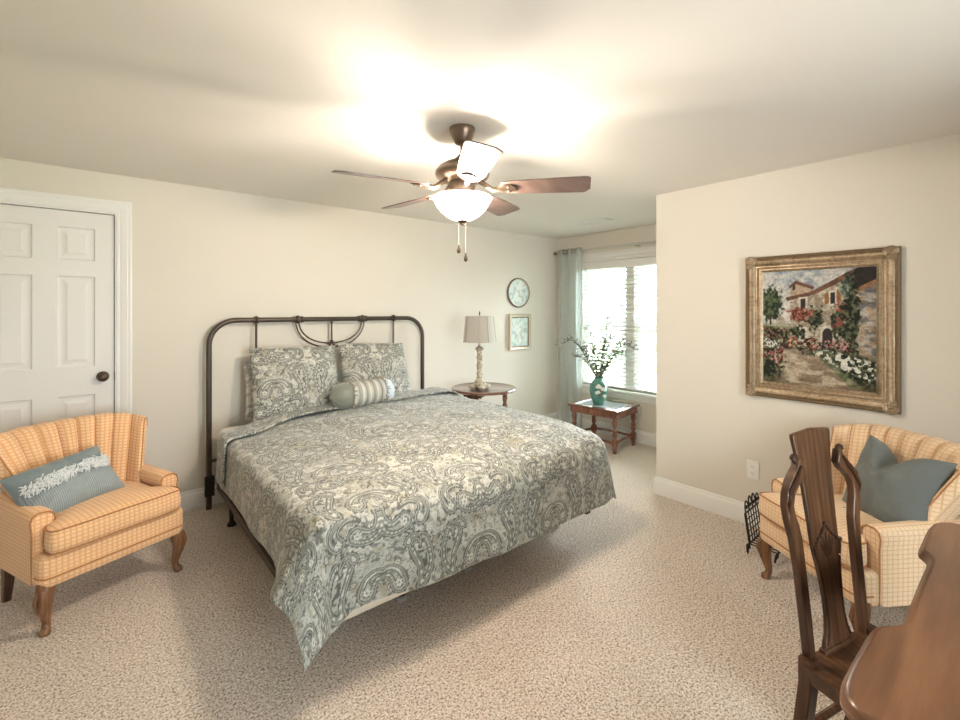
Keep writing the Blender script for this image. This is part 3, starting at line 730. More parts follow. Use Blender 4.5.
# comforter (a draped sheet, rounded over the mattress edge)
def comforter():
    x0, x1, yf = .655, 2.325, 1.765
    Wd = x1-x0; zt = ZT+.030; oL, oR, oF = .315, .36, .43
    Yfold, back = 3.56, .30
    N, Mn = 600, 700
    p = np.linspace(-oL, Wd+oR, N)
    q1 = np.linspace(-oF, Yfold-yf, Mn-90)
    q2 = (Yfold-yf)+np.linspace(0, back, 91)[1:]
    q = np.concatenate([q1, q2]); PP, QQ = np.meshgrid(p, q, indexing='ij')
    u, v = PP, QQ
    wob = .03*np.sin(PP*5+1)+.02*np.sin(PP*11)
    fold = Yfold-yf+.0*PP
    over = np.maximum(0, QQ-fold)
    qe = np.where(over > 0, fold-over*1.0, QQ)
    slope = -.03-.20*sst(.55, -.05, PP)+.03*np.sin(PP*4)             # the fold runs slightly askew
    lift = np.where(over > 0, np.minimum(.036, .036*np.sin(np.clip(over/.05, 0, 1)*PI/2)), 0)
    qe = qe+slope*sst(.9, 1.86, qe)
    exl = np.maximum(0, -PP); exr = np.maximum(0, PP-Wd); ey = np.maximum(0, -qe)
    ex = np.maximum(exl, exr); sx = np.where(exl > 0, -1., 1.)
    ey = ey*(1-.13*np.exp(-((PP-.12)/.22)**2)*(exl == 0)*sst(0, .1, PP))
    e = np.hypot(ex, ey); e = e*(1-(.24*(exr > 0)+.05*(exl > 0))*(ey > 0)*np.sin(2*np.arctan2(ey, np.maximum(ex, 1e-9)))**2); phi = np.arctan2(ey, np.maximum(ex, 1e-9))       # 0 = side, pi/2 = foot
    phi = np.where(e > 0, phi, 0)
    both = (ex > 0) & (ey > 0)
    left = exl > 0
    psi = np.where(both, phi, np.where(ey > 0, PI/2, 0))
    s2 = np.sin(2*phi)**2*both
    # left foot corner falls as a long pointed fold, pulled outwards; right corner flares
    fl_straight = .03+.40*np.exp(-(np.maximum(qe, 0)/.20)**2)*(exl > 0)+.03*np.sin(qe*9+1.5)*(ex > 0)+.045*np.sin(PP*7.5+.4)*(ey > 0)+.02*np.sin(PP*17)*(ey > 0)
    fl_corner = np.where(left, .42-.39*(phi/(PI/2))**.9, .16*s2)
    fl = np.clip(np.where(both, .045+fl_corner, fl_straight), .01, .7)
    r = .055+.05*sst(0, .5, PP); el = e-r*PI/2
    th = np.clip(e/r, 0, PI/2)
    out = np.where(e < r*PI/2, r*np.sin(th), r+el*fl)
    dz = np.where(e < r*PI/2, r*(1-np.cos(th)), r+el*np.sqrt(np.maximum(0, 1-fl**2)))
    psi2 = np.where(both & left, (PI/2)*(psi/(PI/2))**1.15, psi)
    X = x0+np.clip(PP, 0, Wd)+sx*out*np.cos(psi2)*(e > 0)
    Y = yf+np.maximum(qe, 0)-out*np.sin(psi2)*(e > 0)
    pc = np.clip(PP, 0, Wd)/Wd
    crown = .034*np.clip(1-(2*pc-1)**2, 0, 1)*sst(-.05, .45, QQ)+.052*pc*sst(-.2, .35, QQ)**1.0+.02*pc
    puff = .016*(fbm(PP*4.5, QQ*4.5, 2)-.5)+.006*(fbm(PP*14, QQ*14, 6)-.5)
    Z = zt-r*0+crown+puff*(1-.5*sst(0, .1, e))-dz+lift
    # soft creases across the top
    Z += .007*np.sin((PP*1.3+QQ)*9+2*fbm(PP*3, QQ*3, 4)*3)*(e == 0)*.6
    X += (.010*(fbm(PP*6, QQ*6, 13)-.5))*(e > r)*np.where(ex > 0, 1, 0)
    Y += (.012*(fbm(PP*6, QQ*6, 14)-.5))*(e > r)*np.where(ey > 0, 1, 0)
    # keep the folded band outside the layer beneath
    X += np.where((over > 0) & (ex > 0), sx*np.minimum(lift, .03), 0)
    Z = np.maximum(Z, .02)
    b = MB(); b.grid(np.stack([X, Y, Z], -1))
    o = b.build('comforter', paism, None, smooth=180, solid=.012)
    setcol(o, paisley(u+.03, v+.05, .96).reshape(-1, 3))
    tag(o, 'grey-green paisley comforter spread over the bed with a pointed corner near the floor', 'comforter')
comforter()

# pillows ---------------------------------------------------------------
def pillow_pts(w, h, th, n=40, pinch=.06, ears=.0, sag=0, seed=0, m=None):
    m = m or n
    U, V = np.meshgrid(np.linspace(-1, 1, n), np.linspace(-1, 1, m), indexing='ij')
    x = U*(w/2)*(1-pinch*(1-V**2)*1.0*np.abs(U)**2*1.0); y = V*(h/2)*(1-pinch*(1-U**2)*np.abs(V)**2)
    prof = (np.clip(1-np.abs(U)**2.6, 0, 1)*np.clip(1-np.abs(V)**2.6, 0, 1))**.55
    wr = (fbm(U*2.2+seed, V*2.2, seed+1)-.5)*.22+(fbm(U*5+seed, V*5, seed+3)-.5)*.10
    rad = np.sin(np.arctan2(V, U)*14+seed)*.05*sst(.55, .95, np.maximum(abs(U), abs(V)))
    f = prof*(1+wr+rad)
    return x, y, th/2*f, U, V
def pillow(name, mat, parent, w, h, th, M4, seed=0, pinch=.06, n=40, colfn=None, solid=0, uv=False):
    """M4 takes local (x, y = up the pillow, z = face normal) to scene coordinates"""
    x, y, z, U, V = pillow_pts(w, h, th, n, pinch, seed=seed)
    b = MB(); cols = []
    for sgn in (1, -1):
        P = np.stack([x, y, z*sgn], -1).reshape(-1, 3)
        A = np.array(M4); Q = P @ A[:3, :3].T+A[:3, 3]
        b.grid(Q.reshape(n, n, 3), flip=sgn < 0)
        if colfn: cols.append(colfn(x, y).reshape(-1, 3))
    o = b.build(name, mat, parent, smooth=180)
    if colfn: setcol(o, np.concatenate(cols))
    return o
def frame(c, right, up):
    r = Vector(right).normalized(); u = Vector(up); u = (u-r*u.dot(r)).normalized(); n = r.cross(u)
    return Matrix(((r.x, u.x, n.x, c[0]), (r.y, u.y, n.y, c[1]), (r.z, u.z, n.z, c[2]), (0, 0, 0, 1)))
def bed_pillows():
    # face normal must look to -Y: right x up = (1,0,0)x(0,.3,.95) -> (0,-.95,.3)
    def sham(c, right, up, seed, label, w=.64, h=.54, colf=None, th=.20):
        o = pillow('pillow', paism, None, w, h, th, frame(c, right, up), seed=seed, n=150, pinch=.03,
                   colfn=colf or (lambda x, y: paisley(x*.95+.31+seed*.1, y*.95+.13, .92)))
        tag(o, label, 'pillow', 'pillows on the bed'); return o
    plain_ = lambda x, y: (np.array([.62, .60, .555])[None, None]*(1-.4*sst(.5, .62, fbm(x*45, y*45, 3, 2))[..., None]))
    sham((1.12, 3.675, .815), (1, .0, -.02), (0, .22, 1), 4, 'pale grey printed pillow behind the left paisley sham', .62, .42, plain_, .15)
    sham((1.145, 3.545, .880), (1, -.02, -.02), (0, .38, 1), 1, 'paisley sham on the left side of the bed, upright behind the bolster')
    sham((1.80, 3.555, .880), (1, .05, -.05), (0, .40, 1), 2, 'paisley sham on the right, nearest the lamp table', .62)
    # bolster
    t = thing('bolster_pillow', 'round bolster with sage gathered end and striped band', 'bolster', (1.56, 3.29, .775), .07); t.scale = (1.13, 1.22, 1.22)
    R = .078
    def ring(x, r, wv=0, ph=0): return [(x, (r+wv*math.cos(k*PI*2/40*10+ph))*math.cos(2*PI*k/40), (r+wv*math.cos(k*PI*2/40*10+ph))*math.sin(2*PI*k/40)) for k in range(40)]
    b = MB(); b.grid([ring(-.235, .004), ring(-.238, .012, .003), ring(-.228, .022, .004), ring(-.216, .045, .004), ring(-.195, .068, .003), ring(-.17, .078, .001), ring(-.13, .081), ring(-.105, .076)], cv=True)
    b.build('gathered_end', sage, t, smooth=180, label='sage satin end gathered to a button'); 
    b = MB(); b.grid([ring(.235, .004), ring(.238, .012, .003), ring(.228, .022, .004), ring(.216, .045, .004), ring(.195, .068, .003), ring(.17, .078, .001), ring(.14, .081), ring(.12, .076)], cv=True)
    b.build('gathered_end', lightblue, t, smooth=180, label='pale blue satin end')
    xs = np.linspace(-.112, .128, 60); b = MB(); b.grid([ring(x, R+.003*math.cos(x*130)) for x in xs], cv=True)
    o = b.build('striped_band', paism, t, smooth=180, label='grey and cream striped middle')
    g = (np.sin(xs*2*PI/.055)*.5+.5); g2 = (np.sin(xs*2*PI/.055*3+1) > .55)
    base = np.array([.33, .34, .31])[None]*(1-g[:, None])+np.array([.66, .64, .57])[None]*g[:, None]
    base[g2] *= .72
    setcol(o, np.repeat(base[:, None], 40, 1).reshape(-1, 3))
    for x in (-.112, .128):
        m = MB()
        for k in range(46):
            a = 2*PI*k/46; d = random.uniform(-.012, .012); rr = R+.004
            m.tube([(x, rr*math.cos(a), rr*math.sin(a)), (x+d, (rr+.012)*math.cos(a), (rr+.012)*math.sin(a)), (x+d*1.8+.004, (rr+.014)*math.cos(a+.05), (rr+.014)*math.sin(a+.05))], [.004, .0045, .003], 5)
        m.build('tassel_trim', tassel, t, kind='stuff')
    MB().sphere((-.238, 0, 0), .011, 10, 6, (.6, 1, 1)).build('button', sage, t)
bed_pillows()

# ------------------------------------------------------------------ bedside table and lamp
TX, TY, TZ = 2.735, 3.255, .70
def bedside():
    t = thing('round_table', 'round dark wood pedestal table with carved rim beside the bed', 'table', (TX, TY, 0))
    MB().lathe([(.001, .672), (.285, .672), (.300, .680), (.303, .690), (.298, .698), (.288, .7), (.278, .6955), (.001, .6955)], seg=64).build('tabletop', cherryx, t)
    for k in range(3):
        a = -.70+k*2*PI/3; d = Vector((math.cos(a), math.sin(a), 0)); q = Vector((-d.y, d.x, 0)); c = d*.195
        m = MB().box((c.x, c.y, .632), (.044, .044, .08), Matrix.Rotation(a, 3, 'Z'))
        m.lathe([(.018, .594), (.022, .58), (.014, .565), (.022, .54), (.027, .50), (.020, .44), (.013, .40), (.024, .39), (.024, .375), (.014, .365), (.020, .30), (.022, .22), (.014, .15), (.024, .13), (.020, .10), (.013, .06), (.020, .03), (.016, 0)], (c.x, c.y, 0), 16)
        lg = m.build('leg', legw, t, bevel=.003, label='turned leg with orange-brown block')
        for sg in (-1, 1):
            m = MB(); prof = [(.022, .672), (.13, .672), (.118, .655), (.10, .650), (.085, .632), (.065, .640), (.05, .618), (.035, .622), (.022, .606)]
            m.prism([(sg*p, z) for p, z in prof], lambda p, z, dd: tuple(d*dd+q*p+Vector((0, 0, z))), .184, .202)
            m.build('carved_bracket', cherry, lg, bevel=.002)
    m = MB(); m.lathe([(.175, .655), (.19, .655), (.19, .672), (.175, .672), (.175, .655)], seg=40, caps=False); m.build('apron_ring', cherry, t)
    MB().lathe([(.001, .20), (.16, .20), (.17, .208), (.16, .216), (.001, .216)], seg=36).build('lower_shelf', cherryx, t)
bedside()
LXp, LYp = 2.675, 3.243
def lamp():
    t = thing('table_lamp', 'table lamp with grey linen shade and carved cream column', 'lamp', (LXp, LYp, .6956), .35)
    b = MB()
    b.lathe([(.001, .03), (.062, .03), (.064, .04), (.048, .055), (.052, .064), (.036, .078), (.026, .09), (.024, .10)], seg=20)
    for k in range(4):
        a = PI/4+k*PI/2; b.sphere((.066*math.cos(a), .066*math.sin(a), .021), .034, 10, 6, (1.2, 1.2, .62))
    b.build('base', lampm, t)
    b = MB(); b.lathe([(.026, .095), (.030, .105), (.024, .115), (.0235, .13), (.0225, .325), (.0225, .335), (.030, .348), (.040, .362), (.034, .374), (.020, .382), (.013, .39), (.011, .41), (.001, .411)], seg=20)
    for k in range(2):
        b.tube([(.024*math.cos(k*PI+z*40), .024*math.sin(k*PI+z*40), z) for z in np.linspace(.13, .325, 40)], .006, 6)
    b.build('column', lampm, t)
    P = []; seg = 48
    sq = lambda r, z, a: (r*math.copysign(abs(math.cos(a))**.72, math.cos(a)), r*math.copysign(abs(math.sin(a))**.72, math.sin(a)), z)
    for r, z in ((.140, .425), (.1395, .43), (.117, .655), (.1175, .66)): P.append([sq(r, z, 2*PI*k/seg) for k in range(seg)])
    inn = [[(x*.975, y*.975, z) for x, y, z in row] for row in P[::-1]]
    sh = MB().grid(P+inn, cv=True).build('lamp_shade', shadem, t, smooth=50)
    seamm = plain('shade_seam', (.3, .28, .24), .9)
    for k in range(8):
        a = PI/8+PI/4*k; MB().tube([sq(.141, .43, a), sq(.1185, .655, a)], .0022, 5).build('seam', seamm, sh)
    m = MB(); m.tube([(0, 0, .40), (0, 0, .69)], .003, 6); m.tube([(-.112, 0, .65), (.112, 0, .65)], .002, 5); m.build('harp', bronze, t)
    MB().lathe([(.001, .672), (.007, .677), (.008, .687), (.004, .697), (.001, .71)], seg=10).build('finial', bronze, t)
lamp()

# ------------------------------------------------------------------ small pictures on the headboard wall
def print_cols(x, y, seed):
    n = fbm(x*14, y*14, seed); n2 = fbm(x*40, y*30, seed+4)
    c = np.array([.60, .70, .68])[None, None]*np.ones(x.shape+(1,))
    c = c*(1-sst(.45, .6, n)[..., None]*.45)+np.array([.82, .84, .80])*(sst(.45, .6, n)[..., None]*.45)
    fig = sst(.052, .03, np.abs(x+.012*np.sin(y*30)+.01*(n2-.5)))*sst(.14, .1, np.abs(y+.01))
    c = c*(1-.7*fig[..., None])+np.array([.80, .80, .75])*.7*fig[..., None]
    return c*(1-.30*sst(.52, .64, n2)[..., None])
def oval_picture():
    cx, cz = 3.738, 1.611; a, h = .185, .165
    t = thing('oval_picture', 'small oval picture in a thin dark frame, above the rectangular one', 'picture', (cx, YW, cz))
    seg = 60; a = .178; h = .172
    prof = [(1.0, 0), (1.0, .014), (.96, .022), (.92, .018), (.90, .012), (.87, .012), (.86, .006)]
    b = MB(); b.grid([[(a*k*math.cos(q), -d, h*k*math.sin(q)) for q in (2*PI*i/seg for i in range(seg))] for k, d in prof[:4]], cv=True)
    b.build('frame', plain('dark_bead_frame', (.16, .12, .09), .5, .3), t, smooth=50)
    b = MB(); b.grid([[(a*k*math.cos(q), -d, h*k*math.sin(q)) for q in (2*PI*i/seg for i in range(seg))] for k, d in prof[3:]], cv=True)
    b.build('liner', linerm, t, smooth=50)
    K = np.linspace(.001, .865, 30); Q = np.linspace(0, 2*PI, 61)[:-1]; KK, QQ = np.meshgrid(K, Q, indexing='ij')
    x = a*KK*np.cos(QQ); z = h*KK*np.sin(QQ); b = MB(); b.grid(np.stack([x, 0*x-.006, z], -1), cv=True)
    o = b.build('print', printm, t, label='pale blue-green print'); setcol(o, print_cols(x, z, 5).reshape(-1, 3))
oval_picture()
def frame4(b, w, h, prof, fn):
    """mitred rectangular frame; w,h outer half sizes; prof [(inset, height)]"""
    rows = [[fn(sx*(w-i), sz*(h-i), d) for sx, sz in ((-1, -1), (1, -1), (1, 1), (-1, 1))] for i, d in prof]
    b.grid(rows, cv=True)
def rect_picture():
    t = thing('rectangular_picture', 'small rectangular picture in a silver frame, below the oval one', 'picture', (3.748, YW, 1.158))
    w, h = .170, .206; fn = lambda a, c, d: (a, -d, c)
    b = MB(); frame4(b, w, h, [(0, 0), (0, .035), (.006, .04), (.016, .036), (.02, .030), (.03, .027)], fn); b.build('frame', linerm, t, smooth=30)
    b = MB(); frame4(b, w, h, [(.03, .027), (.036, .022), (.044, .020)], fn); b.build('liner', giltd, t, smooth=30)
    X, Z = np.meshgrid(np.linspace(-(w-.044), w-.044, 40), np.linspace(-(h-.044), h-.044, 50), indexing='ij')
    b = MB(); b.grid(np.stack([X, 0*X-.019, Z], -1)); o = b.build('print', printm, t, label='pale blue-green print'); setcol(o, print_cols(X, Z, 9).reshape(-1, 3))
rect_picture()

# ------------------------------------------------------------------ painting on the right wall
def painting():
    cy, cz = .843, 1.306; w, h = .382, .450
    t = thing('framed_painting', 'large oil painting of a stone village house in an ornate gilt frame', 'painting', (XR, cy, cz))
    fn = lambda a, c, d: (-d, -a, c)          # a to the right when facing the wall (towards -Y)
    b = MB(); frame4(b, w, h, [(0, 0), (0, .022), (.004, .032), (.010, .036), (.016, .034), (.020, .028)], fn); b.build('frame', giltd, t, smooth=30, label='dark beaded outer gilt frame')
    fr = MB(); frame4(fr, w, h, [(.020, .028), (.024, .030), (.030, .036), (.040, .034), (.052, .026), (.060, .022), (.064, .025), (.069, .025), (.072, .020), (.078, .018)], fn)
    fr.build('inner_frame', gilt, t, smooth=30, label='silvered gilt scoop moulding')
    li = MB(); frame4(li, w, h, [(.078, .018), (.082, .022), (.088, .022), (.098, .012), (.101, .010)], fn); li.build('liner', gilt, t, smooth=30)
    for sx in (-1, 1):
        for sz in (-1, 1):
            m = MB(); random.seed(3)
            for i in range(5):
                for j in range(5):
                    if i+j > 5: continue
                    a = sx*(w-.018-i*.012); c = sz*(h-.018-j*.012)
                    m.sphere(fn(a, c, .033+.004*((i+j) % 2)), .0085, 8, 5, (.7, 1, 1))
            for k in range(3):
                m.tube([fn(sx*(w-.03-.012*q*math.cos(q*1.8+k)), sz*(h-.03-.012*q*math.sin(q*1.8+k)), .038) for q in np.linspace(.3, 3.2, 16)], .004, 6)
            m.build('corner_ornament', gilt, t)
    # beading along the outer edge
    m = MB(); nb = 60
    for i in range(nb):
        a = -w+.03+(2*w-.06)*i/(nb-1)
        for sz in (-1, 1): m.sphere(fn(a, sz*(h-.010), .035), .0055, 6, 4)
    for i in range(70):
        c = -h+.03+(2*h-.06)*i/69
        for sx in (-1, 1): m.sphere(fn(sx*(w-.010), c, .035), .0055, 6, 4)
    m.build('beading', giltd, t, kind='stuff')
    # the picture itself
    iw, ih = w-.101, h-.101; nx, ny = 320, 400
    U, V = np.meshgrid(np.linspace(0, 1, nx), np.linspace(0, 1, ny), indexing='ij')   # V up
    b = MB(); b.grid(np.stack([0*U-.011, -(U*2-1)*iw, (V*2-1)*ih], -1)); o = b.build('canvas', canvm, t, smooth=180, label='cottage garden oil painting')
    u = U; v = 1-V; g = lambda *c: np.array(c)
    A = lambda x: x[..., None]
    nz = fbm(u*30, v*34, 2, 5); nf = fbm(u*46, v*46, 8, 4); nb_ = fbm(u*9, v*30, 5)
    col = A(sst(0, .42, v))*g(.62, .62, .56)+A(1-sst(0, .42, v))*g(.27, .34, .42)
    cl = sst(.46, .62, fbm(u*4+1, v*6, 11)); col = col*(1-A(cl)*.85)+A(cl)*.85*g(.72, .69, .64)
    def put(m, c, k=1.): 
        nonlocal col
        m = A(np.clip(m, 0, 1)*k); col = col*(1-m)+m*np.asarray(c)
    def poly(pts, soft=.004):
        # signed half-plane intersection for convex polygons (clockwise in u right, v down)
        m = np.ones_like(u); n = len(pts)
        for i in range(n):
            (x1, y1), (x2, y2) = pts[i], pts[(i+1) % n]; L = math.hypot(x2-x1, y2-y1)
            d = ((x2-x1)*(v-y1)-(y2-y1)*(u-x1))/L; m = m*sst(-soft, soft, d)
        return m
    def blob(cx, cy, rx, ry, rough=.5, s=1): 
        d = np.hypot((u-cx)/rx, (v-cy)/ry)+(nf-.5)*rough+(fbm(u*30, v*30, s, 5)-.5)*rough; return sst(1.12, .80, d)
    mixc = lambda n, a, b_: A(1-n)*g(*a)+A(n)*g(*b_)
    # distant fields + left tree
    put(sst(.46, .48, v), mixc(sst(.4, .6, nb_), (.16, .20, .10), (.36, .36, .24)))
    put(sst(.018, .0, np.abs(v-.475-.01*np.sin(u*9)))*sst(.3, .25, u), g(.50, .48, .38))
    put(poly([(.13, .43), (.17, .385), (.22, .43), (.22, .47), (.13, .47)]), g(.5, .44, .36)); put(poly([(.11, .435), (.17, .385), (.23, .43), (.17, .40)]), g(.32, .20, .15))
    put(blob(.07, .29, .125, .16, .7), mixc(sst(.45, .65, nf), (.035, .055, .03), (.16, .20, .11))); put(poly([(.065, .38), (.085, .38), (.085, .48), (.065, .48)]), g(.09, .06, .04))
    # path
    path = sst(0, .02, v-.56)*sst(-.02, .02, u-(.20-.25*(v-.55)))*sst(-.02, .02, (.36+1.15*(v-.60))-u)
    put(path, mixc(sst(.35, .65, nb_), (.33, .25, .18), (.64, .55, .43)))
    put(sst(.05, .02, np.abs(v-.70-.02*np.sin(u*20)))*path, g(.20, .15, .12), .55)
    # house: main wall
    stone = mixc(sst(.38, .62, nz), (.42, .36, .28), (.66, .60, .49))
    put(poly([(.27, .235), (.66, .12), (.90, .06), (.90, .66), (.62, .70), (.27, .62)]), stone)
    put(sst(.5, .62, fbm(u*34, v*46, 4, 2))*poly([(.27, .235), (.66, .12), (.90, .06), (.90, .66), (.27, .62)]), g(.36, .29, .22), .55)
    put(poly([(.27, .14), (.32, .105), (.47, .155), (.47, .20), (.27, .235)]), mixc(nz, (.48, .36, .26), (.62, .50, .38)))      # upper block
    put(poly([(.255, .135), (.32, .085), (.325, .115), (.265, .155)]), g(.20, .10, .07)); put(poly([(.32, .085), (.49, .145), (.48, .170), (.32, .115)]), g(.24, .12, .085))
    put(poly([(.29, .135), (.315, .12), (.315, .165), (.29, .175)]), g(.06, .05, .04))
    # main roof edge
    rf = mixc(nz, (.10, .05, .035), (.34, .18, .12))
    put(poly([(.22, .235), (.47, .185), (.48, .215), (.24, .265)]), rf); put(poly([(.46, .187), (.83, .005), (.90, .03), (.48, .217)]), rf)
    put(poly([(.85, 0), (1, 0), (1, .14), (.80, .24), (.72, .13)]), g(.045, .035, .032))
    # windows and shutters
    def win(x0, y0, x1, y1, sh=None, fr=(.72, .68, .58)):
        put(poly([(x0-.02, y0-.015), (x1+.02, y0-.02), (x1+.02, y1+.015), (x0-.02, y1+.02)]), g(*fr)); put(poly([(x0, y0), (x1, y0-.005), (x1, y1), (x0, y1+.005)]), g(.05, .04, .04))
        if sh: put(poly([(x0-.05, y0+.01), (x0-.012, y0), (x0-.012, y1), (x0-.05, y1+.01)]), g(*sh)); put(poly([(x1+.012, y0-.01), (x1+.05, y0-.02), (x1+.05, y1-.02), (x1+.012, y1-.005)]), g(*sh))
    win(.365, .25, .41, .33); win(.37, .51, .405, .60); win(.63, .20, .67, .29, (.42, .21, .08))
    # doorway
    d = np.hypot((u-.605)/.062, np.maximum(0, .55-v)/.072); dm = sst(1.1, .95, d)*(v < .70); put(dm, g(.70, .66, .56))
    d = np.hypot((u-.605)/.043, np.maximum(0, .555-v)/.055); dm = sst(1.1, .95, d)*(v < .69); put(dm, g(.06, .045, .045))
    # right hand stone building
    put(poly([(.86, .20), (1, .135), (1, .80), (.86, .78)]), mixc(sst(.35, .65, fbm(u*16, v*24, 14, 2)), (.22, .21, .20), (.56, .51, .45)))
    put(sst(.57, .63, fbm(u*14+4, v*22, 19, 2))*poly([(.86, .20), (1, .135), (1, .80), (.86, .78)]), g(.45, .30, .16), .55)
    put(poly([(.78, .20), (1, .095), (1, .135), (.80, .225)]), g(.42, .23, .13))
    # greenery and climbing plants
    gr = mixc(sst(.38, .68, nf), (.02, .028, .016), (.17, .19, .11))
    put(blob(.80, .42, .075, .38, .8), gr); put(blob(.74, .17, .05, .08, .9), mixc(sst(.42, .62, nf), (.09, .12, .09), (.34, .38, .30))); put(blob(.70, .45, .06, .14, 1.), gr)
    put(blob(.70, .38, .055, .12, 1.2, 3)*sst(.5, .6, fbm(u*40, v*40, 23, 2)), g(.40, .12, .10))
    put(blob(.49, .42, .075, .10, 1.), gr); put(blob(.34, .53, .06, .05, 1.), gr)
    put(blob(.36, .385, .13, .06, .9, 5), mixc(sst(.3, .7, fbm(u*60, v*60, 6, 3)), (.12, .035, .022), (.52, .22, .15)))
    def flowers(cx, cy, rx, ry, c1, c2, leaf=True, s=7, f=74, k=.50):
        if leaf: put(blob(cx, cy, rx*1.12, ry*1.15, .8), gr)
        put(blob(cx, cy-.01, rx, ry, .9, s)*sst(k, k+.06, fbm(u*f, v*f, s, 2)), mixc(sst(.4, .6, nf), c1, c2))
    flowers(.28, .64, .075, .05, (.45, .12, .07), (.78, .45, .35)); flowers(.45, .66, .085, .065, (.48, .16, .12), (.80, .60, .50), s=11)
    flowers(.68, .68, .12, .075, (.42, .13, .15), (.72, .45, .44), s=13); flowers(.62, .64, .05, .04, (.5, .2, .2), (.75, .5, .5), s=15)
    flowers(.07, .76, .13, .15, (.42, .10, .09), (.75, .50, .45), s=17); flowers(.08, .65, .10, .05, (.60, .58, .52), (.8, .78, .72), s=19); flowers(.12, .56, .13, .05, (.25, .09, .08), (.40, .2, .17), s=18, k=.58)
    fb = sst(-.02, .02, v-(.70+.18*(u-.45)))*sst(-.03, .03, u-(.46+.9*(v-.72)))*sst(-.03, .03, u-.44)
    put(fb*sst(.80, .72, v-.35*u+.25), gr); put(poly([(.47, .70), (.62, .66), (1, .74), (1, 1), (.93, 1), (.62, .80)], .02), gr)
    put(poly([(.48, .71), (.62, .68), (1, .77), (1, .93), (.78, .86), (.58, .77)], .015)*sst(.50, .57, fbm(u*38, v*44, 27, 2)), g(.80, .78, .70))
    put(sst(.86, .92, v+.12*(1-u)*sst(.3, 0, u))*sst(.3, .1, u), gr)
    put(sst(.40, .60, fbm(u*7, v*14, 30))*sst(.9, 1, v)*sst(.6, .45, np.abs(u-.5)), g(.20, .14, .08), .6)
    col = col*A(.62+.76*fbm(u*60, v*85, 33, 3))*A(.88+.24*nf)
    setcol(o, np.clip(col, 0, 1).reshape(-1, 3)**1.2*.72)
painting()

# ------------------------------------------------------------------ window side table, vase, branches
SX, SY, SR = 4.072, 2.892, .10
def side_table():
    t = thing('side_table', 'small cherry side table with turned legs and glass top by the window', 'table', (SX, SY, 0), SR)
    hx, hy, zt = .225, .262, .43
    b = MB(); fn = lambda a, c, d: (a, c, d)
    frame4(b, hx+.02, hy+.02, [(0, zt-.022), (0, zt-.008), (.006, zt), (.05, zt), (.052, zt-.003), (.052, zt-.02), (0, zt-.022)], fn)
    b.build('top_frame', cherryx, t, smooth=30)
    MB().b2(-hx+.03, hx-.03, -hy+.03, hy-.03, zt-.012, zt-.005).build('glass_top', plain('smoked_glass_top', (.30, .33, .34), .04, var=.02, spec=.9), t, smooth=0, label='glass inset')
    for sx, sy, lx, ly in ((1, 0, .012, hy), (-1, 0, .012, hy), (0, 1, hx, .012), (0, -1, hx, .012)):
        m = MB().box((sx*(hx-.012), sy*(hy-.012), zt-.052), (2*lx if sx == 0 else .024, 2*ly if sy == 0 else .024, .060))
        n = 14
        for i in range(n):                     # gadrooned lower edge
            f = -.93+1.86*i/(n-1); m.sphere((sx*(hx-.004) if sx else f*hx, sy*(hy-.004) if sy else f*hy, zt-.08), .013, 6, 4, (1, 1, .7))
        m.build('apron', cherry, t, bevel=.003)
    prof = [(.018, .36), (.020, .355), (.014, .345), (.022, .325), (.026, .30), (.022, .27), (.014, .245), (.013, .235), (.026, .228), (.026, .218), (.016, .21), (.024, .19), (.025, .17), (.017, .15), (.014, .142), (.026, .136), (.026, .126)]
    for sx in (-1, 1):
        for sy in (-1, 1):
            c = (sx*(hx-.03), sy*(hy-.03), 0); m = MB(); m.lathe(prof, c, 14)
            m.box((c[0], c[1], .095), (.046, .046, .065)); m.lathe([(.016, .064), (.022, .055), (.024, .04), (.016, .02), (.020, .01), (.018, 0)], c, 14)
            m.box((c[0], c[1], .375), (.042, .042, .04)); m.build('leg', cherry, t, bevel=.002)
    def stretcher(p, q):
        a, b_ = Vector(p), Vector(q); m = MB(); pts = [a.lerp(b_, i/12)+Vector((0, 0, .012*math.sin(PI*i/12))) for i in range(13)]
        m.tube(pts, .013, 8, sx=1.0, sy=1.0, up=(0, 0, 1)); m.build('stretcher', cherry, t)
    z = .095; e = (hx-.03, hy-.03)
    stretcher((-e[0], -e[1], z), (e[0], -e[1], z)); stretcher((-e[0], e[1], z), (e[0], e[1], z))
    stretcher((-e[0], -e[1], z), (-e[0], e[1], z)); stretcher((e[0], -e[1], z), (e[0], e[1], z))
side_table()
VX, VY, VZ = 4.03, 2.925, .4255
